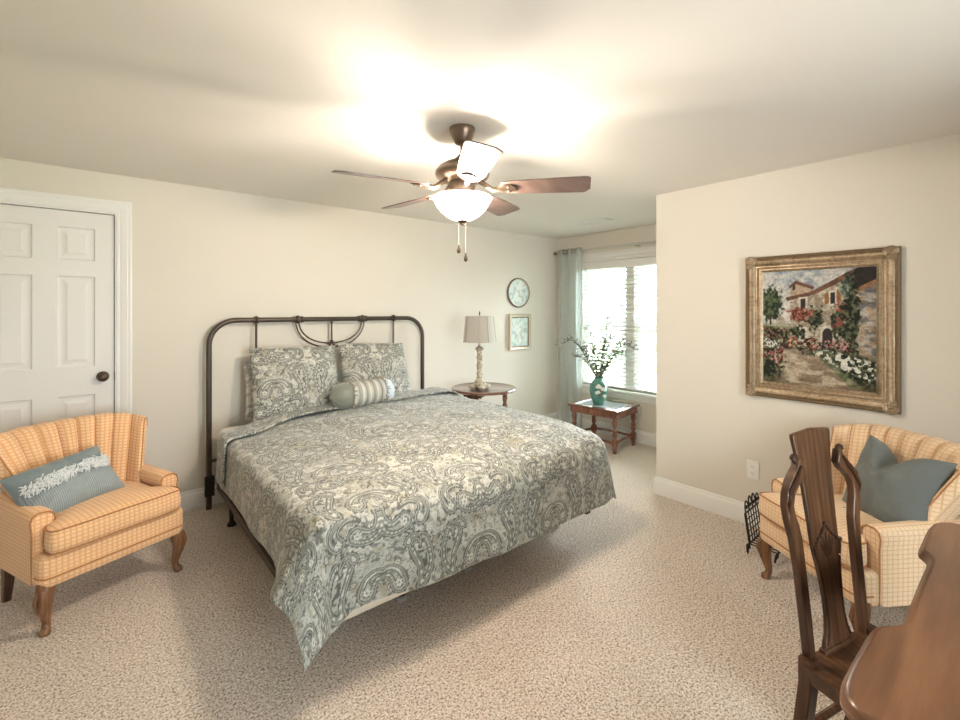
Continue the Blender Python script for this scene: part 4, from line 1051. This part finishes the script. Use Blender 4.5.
def vase():
    t = thing('vase', 'round green glazed ceramic vase with raised white blossoms', 'vase', (VX, VY, VZ)); t.scale = (1.12, 1.12, 1.03)
    MB().lathe([(.001, 0), (.045, 0), (.048, .004), (.062, .04), (.078, .10), (.084, .15), (.080, .19), (.064, .225), (.046, .245), (.040, .258), (.047, .272), (.050, .275), (.043, .272), (.036, .258), (.04, .24), (.05, .20), (.001, .06)], seg=40).build('body', vasem, t, smooth=60)
    random.seed(12); m = MB(); tw = MB()
    def on(a, z):
        prof = [(.0, .045), (.04, .062), (.10, .078), (.15, .084), (.19, .080), (.225, .064), (.245, .046)]
        r = np.interp(z, [p[0] for p in prof], [p[1] for p in prof])+.003
        return (r*math.cos(a), r*math.sin(a), z)
    a0 = math.atan2(-VY, -VX)
    for i in range(9):
        a = a0+random.uniform(-.2, 1.1); z = random.uniform(.08, .21); c = on(a, z)
        for k in range(5):
            q = 2*PI*k/5; cc = on(a+.12*math.cos(q), z+.010*math.sin(q)); m.sphere(cc, .0085, 6, 4)
    m.build('relief_blossoms', flowm, t)
    for s0, s1 in (((a0-.1, .06), (a0+.9, .2)), ((a0+.1, .21), (a0+.8, .10)), ((a0, .12), (a0+.6, .22))):
        tw.tube([on(s0[0]+(s1[0]-s0[0])*f, s0[1]+(s1[1]-s0[1])*f+.012*math.sin(f*9)) for f in np.linspace(0, 1, 16)], .0035, 6)
    tw.build('relief_twigs', plain('dark_relief', (.11, .12, .09), .4), t)
vase()
def branches():
    base = Vector((VX, VY, VZ+.10)); rt = Vector((.771, -.637, 0)); fw = Vector((.637, .771, 0))
    # targets in (right, depth, height) about the vase mouth
    specs = [  # (tip right, tip fwd, tip up, droop, label)
        (-.43, -.10, .53, .16, 'long drooping branch reaching left from the green vase, ending in a white bloom'),
        (.38, -.06, .47, .15, 'long arching branch reaching right from the green vase'),
        (.10, .02, .82, 0, 'tallest upright branch in the green vase, at its centre'),
        (.27, .02, .58, .03, None), (-.29, -.02, .60, .03, None), (-.10, -.08, .64, 0, None), (.02, -.10, .60, 0, None), (.15, .04, .62, .02, None),
        (-.18, .03, .50, .02, None), (.20, -.12, .46, .04, None), (-.26, .02, .40, .05, None), (.06, .03, .52, 0, None), (-.05, .06, .50, 0, None), (.29, .02, .42, .06, None)]
    for i, (r, f, h, dr, lab) in enumerate(specs):
        random.seed(40+i)
        tip = base+rt*r+fw*f+Vector((0, 0, h-.0))
        mouth = Vector((VX, VY, VZ+.27))+(rt*r+fw*f).normalized()*.02
        mid = mouth.lerp(tip, .55)+Vector((0, 0, dr+.02))+Vector((random.uniform(-.01, .01), random.uniform(-.01, .01), 0))
        pts = smooth_path([base, mouth, mid, tip], 9)
        n = len(pts)
        m = MB(); m.tube(pts, [.0055*(1-.6*k/n) for k in range(n)], 6)
        bud = MB(); lf = MB()
        for k in range(10, n-1, 2):
            for _ in range(3):
                d = Vector((random.uniform(-1, 1), random.uniform(-1, 1), random.uniform(-.1, 1))).normalized()*random.uniform(.025, .075)
                p = pts[k]; q = p+d*.6+Vector((0, 0, .006)); e_ = p+d
                m.tube([p, q, e_], [.0026, .0022, .0016], 5)
                for w in (.4, .7, 1.0):
                    if random.random() < .62:
                        c = p+d*w+Vector((random.uniform(-.008, .008), random.uniform(-.008, .008), random.uniform(-.004, .008)))
                        (bud if random.random() < .55 else lf).sphere(c, random.uniform(.0045, .0085), 6, 4, (1, 1, 1.2))
        if i == 0:
            for k in range(6):
                q = 2*PI*k/6; bud.sphere(tip+rt*(.016*math.cos(q))+Vector((0, 0, .016*math.sin(q))), .013, 8, 5)
        o = thing('branch', lab or 'thin twiggy branch with small buds, one of the cluster in the green vase', 'branch', tuple(base), 0, 'branches in the green vase')
        M = Matrix.Translation(-base)
        for mb, nm, mt in ((m, 'stem', twigm), (bud, 'buds', budm), (lf, 'leaves', leafdm)):
            mb.v = [tuple(M @ Vector(v)) for v in mb.v]
            ob = mb.build(nm, mt, o, smooth=180)
            if nm != 'stem': ob['kind'] = 'stuff'
branches()

# ------------------------------------------------------------------ channel-back armchairs
def armchair(label, loc, rz, fab, pip, group):
    t = thing('armchair', label, 'armchair', loc, rz, group)
    # seat base
    b = MB(); rbox(b, -.303, .303, -.035, .47, .205, .345, .045, 5)
    b.build('seat_base', fab, t, smooth=50, uvbox=True)
    m = MB()
    for z in (.252,):
        m.tube([(-.303, .03, z), (-.3035, .0, z), (-.290, -.028, z), (-.26, -.036, z), (.26, -.036, z), (.290, -.028, z), (.3035, .0, z), (.303, .03, z)], .0035, 6)
    m.build('base_piping', pip, t)
    # T-shaped loose cushion
    P = []; n = 36; mm = 60
    def outline(k):
        # superellipse-ish T outline by angle samples
        pts = [(0, -.055), (.15, -.06), (.235, -.056), (.265, -.048), (.277, -.025), (.275, .022), (.258, .044), (.225, .052), (.222, .12), (.228, .22), (.215, .33), (.17, .40), (.08, .42), (0, .425)]
        pts = pts+[(-x, y) for x, y in pts[-2:0:-1]]
        return [Vector((x, y, 0)) for x, y in pts]
    O = smooth_path(outline(0), 4, closed=True); cen = Vector((0, .18, 0))
    rows = []; z0, z1 = .350, .452
    def ringz(f, z): return [tuple(cen+(p-cen)*f+Vector((0, 0, z))) for p in O]
    for f, z in ((.02, z0), (.5, z0), (.93, z0), (.975, z0+.006), (.995, z0+.022), (1.0, z0+.04), (.995, z0+.058), (.98, z1-.004), (.95, z1+.004), (.85, z1+.014), (.6, z1+.024), (.3, z1+.028), (.02, z1+.029)):
        rows.append(ringz(f, z))
    b = MB(); b.grid(rows, cv=True); cu = b.build('seat_cushion', fab, t, smooth=180, uvbox=True)
    for z, f in ((z1+.001, .985), (z0+.004, .985)):
        MB().tube(ringz(f, z), .0035, 6, closed=True).build('piping', pip, cu)
    # arms: panel with rolled top and scrolled front
    for s in (-1, 1):
        Q = []; ny = 12
        prof = []                               # cross-section in (x outward, z), closed
        xin, xout = .226, .3035
        prof = [(xout, .207), (xout+.002, .33), (xout+.001, .44), (xout+.004, .462), (xout+.006, .486), (xout-.002, .510), (xout-.022, .522), (xin+.018, .519), (xin-.002, .505), (xin-.006, .481), (xin+.004, .45), (xin+.012, .35), (xin+.016, .207)]
        ys = [.055, .059, .075, .18, .28, .40, .47]
        for i, y in enumerate(ys):
            k = {0: .86, 1: .95}.get(i, 1.0); 
            cx, cz = .272, .40
            Q.append([(s*(cx+(x-cx)*k), y, cz+(z-cz)*k+(.0 if z < .4 else .012*(y-.03)/.4)) for x, z in prof])
        b = MB(); b.grid(Q, cv=True); b.cap(Q[0]); b.cap(Q[-1])
        ar = b.build('arm', fab, t, smooth=60, uvbox=True)
        MB().tube([(s*(.272+(x-.272)*.97), .055, .40+(z-.40)*.97) for x, z in prof], .0035, 6).build('piping', pip, ar)
    # barrel back with vertical channels
    NC = 9; per = 14; ns = NC*per
    def plan(phi, a, y0, bq, e): 
        c, s = math.cos(phi), math.sin(phi); return (-a*math.copysign(abs(c)**e, c), y0+bq*abs(s)**e)
    rows = []; uvs = []
    # equalise arc length over the top plan
    ph = np.linspace(0, PI, 600); tp = np.array([plan(p_, .318, .405, .125, .62) for p_ in ph]); L = np.concatenate([[0], np.cumsum(np.hypot(*np.diff(tp, axis=0).T))]); LT = L[-1]
    for i in range(ns+1):
        s = i/ns; p_ = float(np.interp(s*LT, L, ph))
        bx, by = plan(p_, .208, .235, .17, .70); tx, ty = plan(p_, .318, .405, .125, .62)
        nx, ny_ = (tx*.6, (ty-.25)); nl = math.hypot(nx, ny_); nx, ny_ = nx/nl, ny_/nl
        fcs = abs(math.sin(PI*NC*s)); bul = .026*(fcs**.5)
        zt = .772+.040*math.sin(p_)**1.5
        zb = .40
        row = []; ur = []
        def pt(f, off, z): 
            x = bx+(tx-bx)*f; y = by+(ty-by)*f; return (x+nx*off, y+ny_*off, z)
        segs = [(0, 0), (.12, 0), (.3, 0), (.5, 0), (.7, 0), (.86, 0), (.94, .0)]
        for f, _ in segs: row.append(pt(f**1.15, -bul, zb+(zt-.03-zb)*f/.94))
        for a in (35, 70, 105, 140):
            r_ = .032+bul*.4; row.append(pt(1.0, (.034-bul*.5-(.036+bul*.5)*math.cos(math.radians(a)))*(.55+.45*math.sin(p_)**.5), zt-.028+(.030+bul*.35)*math.sin(math.radians(a))))
        for f in (.95, .8, .6, .4, .2, 0): row.append(pt(f**1.1, (.072 if f > .3 else .06)*(.45+.55*math.sin(p_)**.5), (.22 if f == 0 else zb+(zt-.03-zb)*f)))
        acc = 0; prev = None
        for q in row:
            if prev is not None: acc += math.dist(q, prev)
            prev = q; ur.append((s*LT*.86, acc))
        rows.append(row); uvs.append(ur)
    b = MB(); b.grid(rows, uv=uvs); b.cap(rows[0]); b.cap(rows[-1], True)
    bk = b.build('backrest', fab, t, smooth=75, uvbox=True, label='channel-tufted barrel back')
    for i in (0, ns): MB().tube([rows[i][k] for k in range(len(rows[i])-5)], .0035, 6).build('piping', pip, bk)
    sm = MB()
    for c in range(1, NC):
        r_ = rows[c*per]; sm.tube([(q[0], q[1], q[2]) for q in r_[:11]], .0022, 5)
    sm.build('seam', pip, bk)
    # legs
    def cab(x, y, dx, dy):
        pts = [(x, y, .225), (x+dx*.010, y+dy*.010, .18), (x+dx*.016, y+dy*.016, .14), (x+dx*.006, y+dy*.006, .09), (x-dx*.004, y-dy*.004, .05), (x+dx*.002, y+dy*.002, .025), (x+dx*.012, y+dy*.012, .012), (x+dx*.014, y+dy*.014, 0)]
        r = [.033, .033, .029, .022, .016, .017, .022, .019]
        pp = smooth_path(pts, 4); rr = [float(np.interp(k/4, range(len(r)), r)) for k in range(len(pp))]
        m = MB(); m.tube(pp, rr, 12, up=(1, 0, 0))
        for sgn in (-1, 0, 1):
            a = math.atan2(dy, dx)+sgn*.6; m.tube([(x+math.cos(a)*.036, y+math.sin(a)*.036, .20), (x+math.cos(a)*.046, y+math.sin(a)*.046, .155), (x+math.cos(a)*.030, y+math.sin(a)*.030, .10)], [.007, .008, .003], 6)
        m.build('leg', legw, t, smooth=60, label='carved cabriole front leg')
    cab(-.272, .008, -.5, -.7); cab(.272, .008, .5, -.7)
    for s in (-1, 1):
        m = MB(); P = [[(s*.255+sx*w, y+sy*w, z) for sx, sy in ((-1, -1), (1, -1), (1, 1), (-1, 1))] for y, z, w in ((.445, .225, .022), (.452, .12, .020), (.475, 0, .015))]
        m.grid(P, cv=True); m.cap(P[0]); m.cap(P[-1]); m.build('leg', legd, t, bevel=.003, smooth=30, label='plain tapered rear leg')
    return t
armchair('peach lattice armchair in front of the white door', (.071, 2.861, 0), math.radians(23.4), uphL, pipL, 'pair of channel-back armchairs')
u2 = Vector((-.55, -.835)).normalized(); rz2 = math.atan2(u2.y, u2.x)
n2 = Vector((-u2.y, u2.x)); FL2 = Vector((2.704, .927))
rz2 = math.radians(-124)
O2 = Vector((2.704, .927))+Vector((math.cos(rz2), math.sin(rz2)))*.282+Vector((.012, -.008))
armchair('paler cream lattice armchair below the gilt-framed painting', (O2.x, O2.y, 0), rz2, uphR, pipL, 'pair of channel-back armchairs').scale = (.98, 1.05, 1.0)

# lumbar pillow on the left chair
def lumbar():
    A = Matrix.Translation((.071, 2.861, 0)) @ Matrix.Rotation(math.radians(23.4), 4, 'Z')
    M = A @ frame((-.105, .25, .555), (1, .16, .12), (.06, .55, .66))
    t = thing('lumbar_pillow', 'blue-grey oblong pillow with white fringe on the left armchair', 'pillow', tuple(M.translation))
    K = Matrix.Translation(-M.translation) @ M
    w, h, th = .415, .285, .18
    def colf(x, y): 
        st = (.5+.5*np.sin(x*2*PI/.0085+2*fbm(x*20, y*5, 2)))
        low = sst(.022, .016, y); base = np.array([.215, .265, .275])[None, None]*np.ones(x.shape+(1,))
        lowc = np.array([.36, .395, .39])[None, None]*st[..., None]+np.array([.15, .19, .20])[None, None]*(1-st[..., None])
        return base*(1-low[..., None])+lowc*low[..., None]
    pillow('cushion', paism, t, w, h, th, K, seed=3, n=100, pinch=.075, colfn=colf)
    # two rows of looped fringe
    x, y, z, U, V = pillow_pts(w, h, th, 100, .075, seed=3)
    random.seed(5); m = MB()
    for k in range(420):
        uu = random.uniform(-.90, .92); vv = random.uniform(.02, .40)
        i = int((uu+1)/2*99); j = int((vv+1)/2*99)
        c = Vector((x[i, j], y[i, j], z[i, j]))
        d = Vector((random.uniform(-.4, .4), random.uniform(-.8, .2), .0)).normalized()
        pts = [c, c+Vector((0, 0, .010))+d*.004, c+Vector((0, 0, .011))+d*.013, c+Vector((0, 0, .004))+d*.020]
        m.tube([K @ p for p in pts], [.0026, .0032, .0032, .002], 5)
    m.build('fringe', fringem, t, kind='stuff')
lumbar()
def slate_pillow():
    A = Matrix.Translation((O2.x, O2.y, 0)) @ Matrix.Rotation(rz2, 4, 'Z')
    M = A @ frame((.085, .35, .60), (1, .02, -.05), (.0, .36, .85))
    t = thing('throw_pillow', 'plain slate-grey square pillow on the armchair below the painting', 'pillow', tuple(M.translation))
    K = Matrix.Translation(-M.translation) @ M
    w = .385; n = 70
    x, y, z, U, V = pillow_pts(w, .40, .19, n, .10, seed=8)
    # the top edge is karate-chopped into a V
    dip = .075*np.exp(-((U+.08)/.33)**2)*sst(-.1, 1, V); y = y-dip
    z = z*(1-.45*np.exp(-((U+.08)/.14)**2)*sst(.2, .9, V))
    b = MB(); A3 = np.array(K)
    for s in (1, -1):
        P = np.stack([x, y, z*s], -1).reshape(-1, 3) @ A3[:3, :3].T+A3[:3, 3]; b.grid(P.reshape(n, n, 3), flip=s < 0)
    b.build('cushion', slate, t, smooth=180)
slate_pillow()

# ------------------------------------------------------------------ magazine rack
def rack():
    t = thing('magazine_rack', 'black wrought-iron magazine rack with scrolls on the carpet behind the armchair', 'rack', (3.06, 1.0, 0), math.radians(2)); t.scale = (.95, .95, 1.08)
    for s in (-1, 1):
        m = MB(); y = s*.07; tilt = s*.05
        P = lambda a, z: (a, y+tilt*(z/.30), z)
        for a in (-.14, .14):
            m.tube([P(a, .02), P(a, .20)], .005, 8)
        for z in (.045, .20): m.tube([P(-.14, z), P(.14, z)], .005, 8)
        for i in range(13):
            a = -.12+.24*i/12
            if i % 2 == 0: m.tube([P(a, .045), P(a, .20)], .0035, 6)
        for z in (.075, .105, .135, .165): m.tube([P(-.14, z), P(.14, z)], .0028, 6)
        for c in (-.095, -.03, .03, .095):
            m.tube([P(c+.03*math.cos(q), .205+.05*math.sin(q)*(1 if abs(c) > .05 else 1.25)) for q in (PI*i/14 for i in range(15))], .0045, 8)
            m.tube([P(c+.012*(1-i/26)*math.cos(i*.42), .222+.012*(1-i/26)*math.sin(i*.42)) for i in range(22)], .003, 6)
        m.build('side_panel', black, t)
        for a in (-.14, .14):
            f = MB(); f.tube(smooth_path([P(a, .05), P(a*1.18, .03), P(a*1.32, .012), P(a*1.30, .045), P(a*1.2, .05), P(a*1.17, .035)], 6), .005, 8); f.build('scroll_foot', black, t)
    m = MB()
    for i in range(9):
        a = -.14+.28*i/8; m.tube([(a, -.075, .045), (a, .075, .045)], .0035, 6)
    m.build('bottom_grid', black, t)
    MB().tube([(-.13, 0, .045), (-.13, 0, .25)], .005, 8).tube([(.13, 0, .045), (.13, 0, .25)], .005, 8).tube([(-.13+.26*i/20, 0, .25+.045*math.sin(PI*i/20)) for i in range(21)], .006, 8).build('handle', black, t)
rack()

# ------------------------------------------------------------------ dining chair
def dining_chair():
    ang = math.atan2(-.243, .97)
    t = thing('dining_chair', 'dark carved wooden dining chair with solid splat, pulled up to the desk', 'chair', (1.635-.005*.97, .362+.005*.243, 0), ang)
    lean = lambda z: .10*(z-.46)
    fr = lambda off: (lambda a, z, d: (a, lean(z)+off+d, z))
    # splat with fiddle outline, flaring into the crest
    half = [(.0, .455), (.070, .458), (.068, .472), (.052, .50), (.044, .54), (.042, .585), (.047, .64), (.056, .69), (.064, .728), (.065, .74), (.067, .80), (.073, .90), (.084, .985), (.094, 1.04), (.092, 1.052), (.0, 1.06)]
    out = [(a, z) for a, z in half] + [(-a, z) for a, z in half[-2:0:-1]]
    sp = MB().prism(out, lambda a, z, d: (a, lean(z)+d+.016*(z-.46)/.6, z), -.006, .006).build('splat', chairw, t, bevel=.003)
    # carved shield on the camera (rear) side and front
    m = MB()
    for d in (-.0065,):
        F = lambda a, z, dd: (a, lean(z)+dd+.016*(z-.46)/.6, z)
        edge = [(k*.82, z) for k, z in [(-.066, .695), (-.074, .715), (-.078, .735), (-.062, .742), (-.048, .752), (-.034, .760), (-.018, .772), (0, .790), (.018, .772), (.034, .760), (.048, .752), (.062, .742), (.078, .735), (.074, .715), (.066, .695)]]
        pts = [F(a, z, d) for a, z in edge]; m.tube(pts, .0045, 6)
        for a, z in edge[2:13]: m.sphere(F(a, z, d-.002), .0062, 8, 4)
        for s in (-1, 1): m.tube([F(s*k*.82, z, d) for k, z in ((.066, .69), (.055, .64), (.047, .58), (.047, .54), (.055, .50), (.072, .475))], .0035, 6); m.sphere(F(s*.050, .495, d), .004, 6, 4)
        for k in range(5):
            a = (k-2)*.016; m.tube([F(a*.3, .70, d), F(a*.8, .735, d), F(a, .765-abs(a)*.6, d)], [.002, .004, .001], 6)
    m.build('carving', carvw, sp, label='carved shell ornament')
    # posts with looped shoulders
    for s in (-1, 1):
        o_ = [(.152, .44), (.153, .55), (.157, .69), (.166, .78), (.180, .83), (.184, .87), (.176, .905), (.158, .935), (.136, .955), (.118, .970), (.108, .990), (.096, .992)]
        i_ = [(.080, .955), (.096, .932), (.118, .918), (.140, .898), (.150, .87), (.147, .845), (.137, .82), (.128, .78), (.124, .69), (.122, .55), (.122, .44)]
        # widen slightly so the open loop shows between post and splat
        P = o_+i_
        pl = MB().prism([(s*a, z) for a, z in P], fr(0), -.011, .011).build('back_post', chairw, t, bevel=.004)
        m = MB(); F = fr(0)
        m.tube([F(s*(.112+.012*(1-k/26)*math.cos(k*.4)), .988+.012*(1-k/26)*math.sin(k*.4), 0) for k in range(24)], .007, 8)
        for q in (0, 1, 2):
            m.tube([F(s*(.105+.008*q), .972-.012*q, -.012), F(s*(.13+.010*q), .945-.012*q, -.015), F(s*(.165+.006*q), .915-.018*q, -.014), F(s*(.178), .87-.01*q, -.008)], [.004, .005, .004, .002], 6)
        m.build('carving', carvw, pl, label='carved scroll shoulder')
    # rear legs rake backwards
    for s in (-1, 1):
        m = MB(); P = [[(s*x+sx*.020, y+sy*.017, z) for sx, sy in ((-1, -1), (1, -1), (1, 1), (-1, 1))] for x, y, z in ((.148, -.004, .47), (.148, -.004, .40), (.150, .012, .25), (.152, .045, .10), (.153, .070, 0))]
        m.grid(P, cv=True); m.cap(P[0]); m.cap(P[-1]); m.build('leg', chairw, t, bevel=.003, smooth=30)
        m = MB(); m.lathe([(.022, .40), (.022, .33), (.016, .31), (.024, .27), (.022, .15), (.014, .10), (.018, .06), (.015, 0)], (s*.175, -.385, 0), 14); m.build('leg', chairw, t)
    # seat: saddle-dished plank
    out = [(-.165, .010), (.165, .010), (.185, -.10), (.205, -.36), (.195, -.40), (.10, -.415), (-.10, -.415), (-.195, -.40), (-.205, -.36), (-.185, -.10)]
    U, V = np.meshgrid(np.linspace(-1, 1, 30), np.linspace(0, 1, 30), indexing='ij')
    hw = .168+.037*np.clip(V*1.15, 0, 1); x = U*hw; y = .012-.42*V-.012*(1-U**2)*V
    dish = -.010*np.clip(1-(U/.85)**2, 0, 1)*np.sin(np.clip(V*1.1, 0, 1)*PI)-.004*(np.abs(U) < .12)*0
    b = MB(); top = np.stack([x, y, .455+dish], -1); bot = np.stack([x*.97, y, 0*x+.415], -1)
    b.grid(top); b.grid(bot, flip=True)
    for A_, B_ in ((top[0], bot[0]), (top[-1], bot[-1]), (top[:, 0], bot[:, 0]), (top[:, -1], bot[:, -1])): b.grid([A_, B_])
    b.build('seat', chairw, t, smooth=40)
    MB().b2(-.076, .076, -.010, .010, .435, .466).build('shoe_rail', chairw, t, bevel=.003)
    def st(p, q, r=.011): MB().tube([p, q], r, 8).build('stretcher', chairw, t)
    for s in (-1, 1): st((s*.150, .03, .20), (s*.175, -.385, .20)); 
    st((-.15, .022, .245), (.15, .022, .245)); st((-.165, -.18, .20), (.165, -.18, .20))
dining_chair()

# ------------------------------------------------------------------ kneehole desk
def desk():
    t = thing('writing_desk', 'brown walnut kneehole writing desk with a serpentine top edge', 'desk', (1.50, 0, 0))
    zt = .76
    fr_ = [(-.55, .150), (-.548, .185), (-.53, .208), (-.50, .220), (-.45, .224), (-.34, .223), (-.265, .221), (-.240, .214), (-.220, .200), (-.195, .187), (-.165, .182), (-.10, .183), (0, .184), (.10, .184), (.165, .184), (.195, .187), (.218, .196), (.232, .206), (.26, .210), (.36, .211), (.455, .211), (.50, .204), (.525, .187), (.540, .165), (.545, .12)]
    fr_ = [(p.x, p.y) for p in smooth_path([(a, b_, 0) for a, b_ in fr_], 3)]
    out = fr_+[(.545, -.36), (-.55, -.36)]
    def ring(ins, z):
        V2 = [Vector(p) for p in out]; n = len(V2); o = []
        for i in range(n):
            a, b_, c = V2[i-1], V2[i], V2[(i+1) % n]; d1 = (b_-a).normalized(); d2 = (c-b_).normalized()
            nn = Vector((d1.y+d2.y, -(d1.x+d2.x))).normalized(); sgn = 1
            o.append((b_.x+nn.x*ins, b_.y+nn.y*ins, z))
        return o
    b = MB(); R = [ring(.016, zt-.032), ring(.006, zt-.030), ring(.0, zt-.024), ring(.0, zt-.016), ring(.004, zt-.012), ring(.006, zt-.006), ring(.012, zt-.001), ring(.016, zt)]
    b.grid(R, cv=True); b.cap(R[-1]); b.cap(R[0], True)
    b.build('desk_top', deskw, t, smooth=40)
    for s in (-1, 1):
        x0, x1 = (-.50, -.24) if s < 0 else (.255, .50)
        p = MB(); p.b2(x0, x1, -.32, .165, .14, zt-.033); pd = p.build('pedestal', darkw, t, bevel=.004)
        for k in range(3):
            z0 = .165+.185*k; dr = MB(); dr.b2(x0+.015, x1-.015, .160, .180, z0, z0+.165); d = dr.build('drawer', darkw, pd, bevel=.005)
            MB().tube([((x0+x1)/2-.04, .182, z0+.085), ((x0+x1)/2-.03, .198, z0+.075), ((x0+x1)/2+.03, .198, z0+.075), ((x0+x1)/2+.04, .182, z0+.085)], .004, 8).build('handle', nickel, d)
        for px in (x0+.03, x1-.03):
            for py in (-.29, .135): MB().lathe([(.024, .145), (.024, .10), (.014, .05), (.018, .01), (.015, 0)], (px, py, 0), 12).build('leg', darkw, pd)
    MB().b2(-.24, .255, .10, .118, .62, zt-.033).build('kneehole_drawer', darkw, t, bevel=.004)
desk()

# ------------------------------------------------------------------ outside
struct(MB().b2(XN+1, 60, -40, 45, -3.3, -3.2).build('ground_outside', lawnm, smooth=0))
def tree(x, y, h, r, label, seed):
    t = thing('tree', label, 'tree', (x, y, -3.2))
    rg = np.random.default_rng(seed)
    MB().tube([(0, 0, 0), (.1, .05, h*.4), (0, .1, h*.8)], [.22, .16, .05], 8).build('trunk', barkm, t)
    n = 1500; d = rg.normal(size=(n, 3)); d /= np.linalg.norm(d, axis=1)[:, None]; rad = r*rg.random(n)**.4
    c = d*rad[:, None]*np.array([1, 1, 1.25])+np.array([0, 0, h*.66]); b = MB()
    for p in c:
        a = Vector(rg.normal(size=3)).normalized()*.16; e = a.orthogonal().normalized()*.10; p = Vector(p)
        b.add([p-a, p+e, p+a, p-e], [(0, 1, 2, 3)])
    b.build('crown', leafm, t, smooth=0, kind='stuff')
tree(13.5, 7.6, 6.2, 2.0, 'leafy tree outside, behind the right pane of the window', 1)
tree(15.5, 12.2, 6.8, 2.2, 'leafy tree outside, behind the left pane beside the curtain', 2)
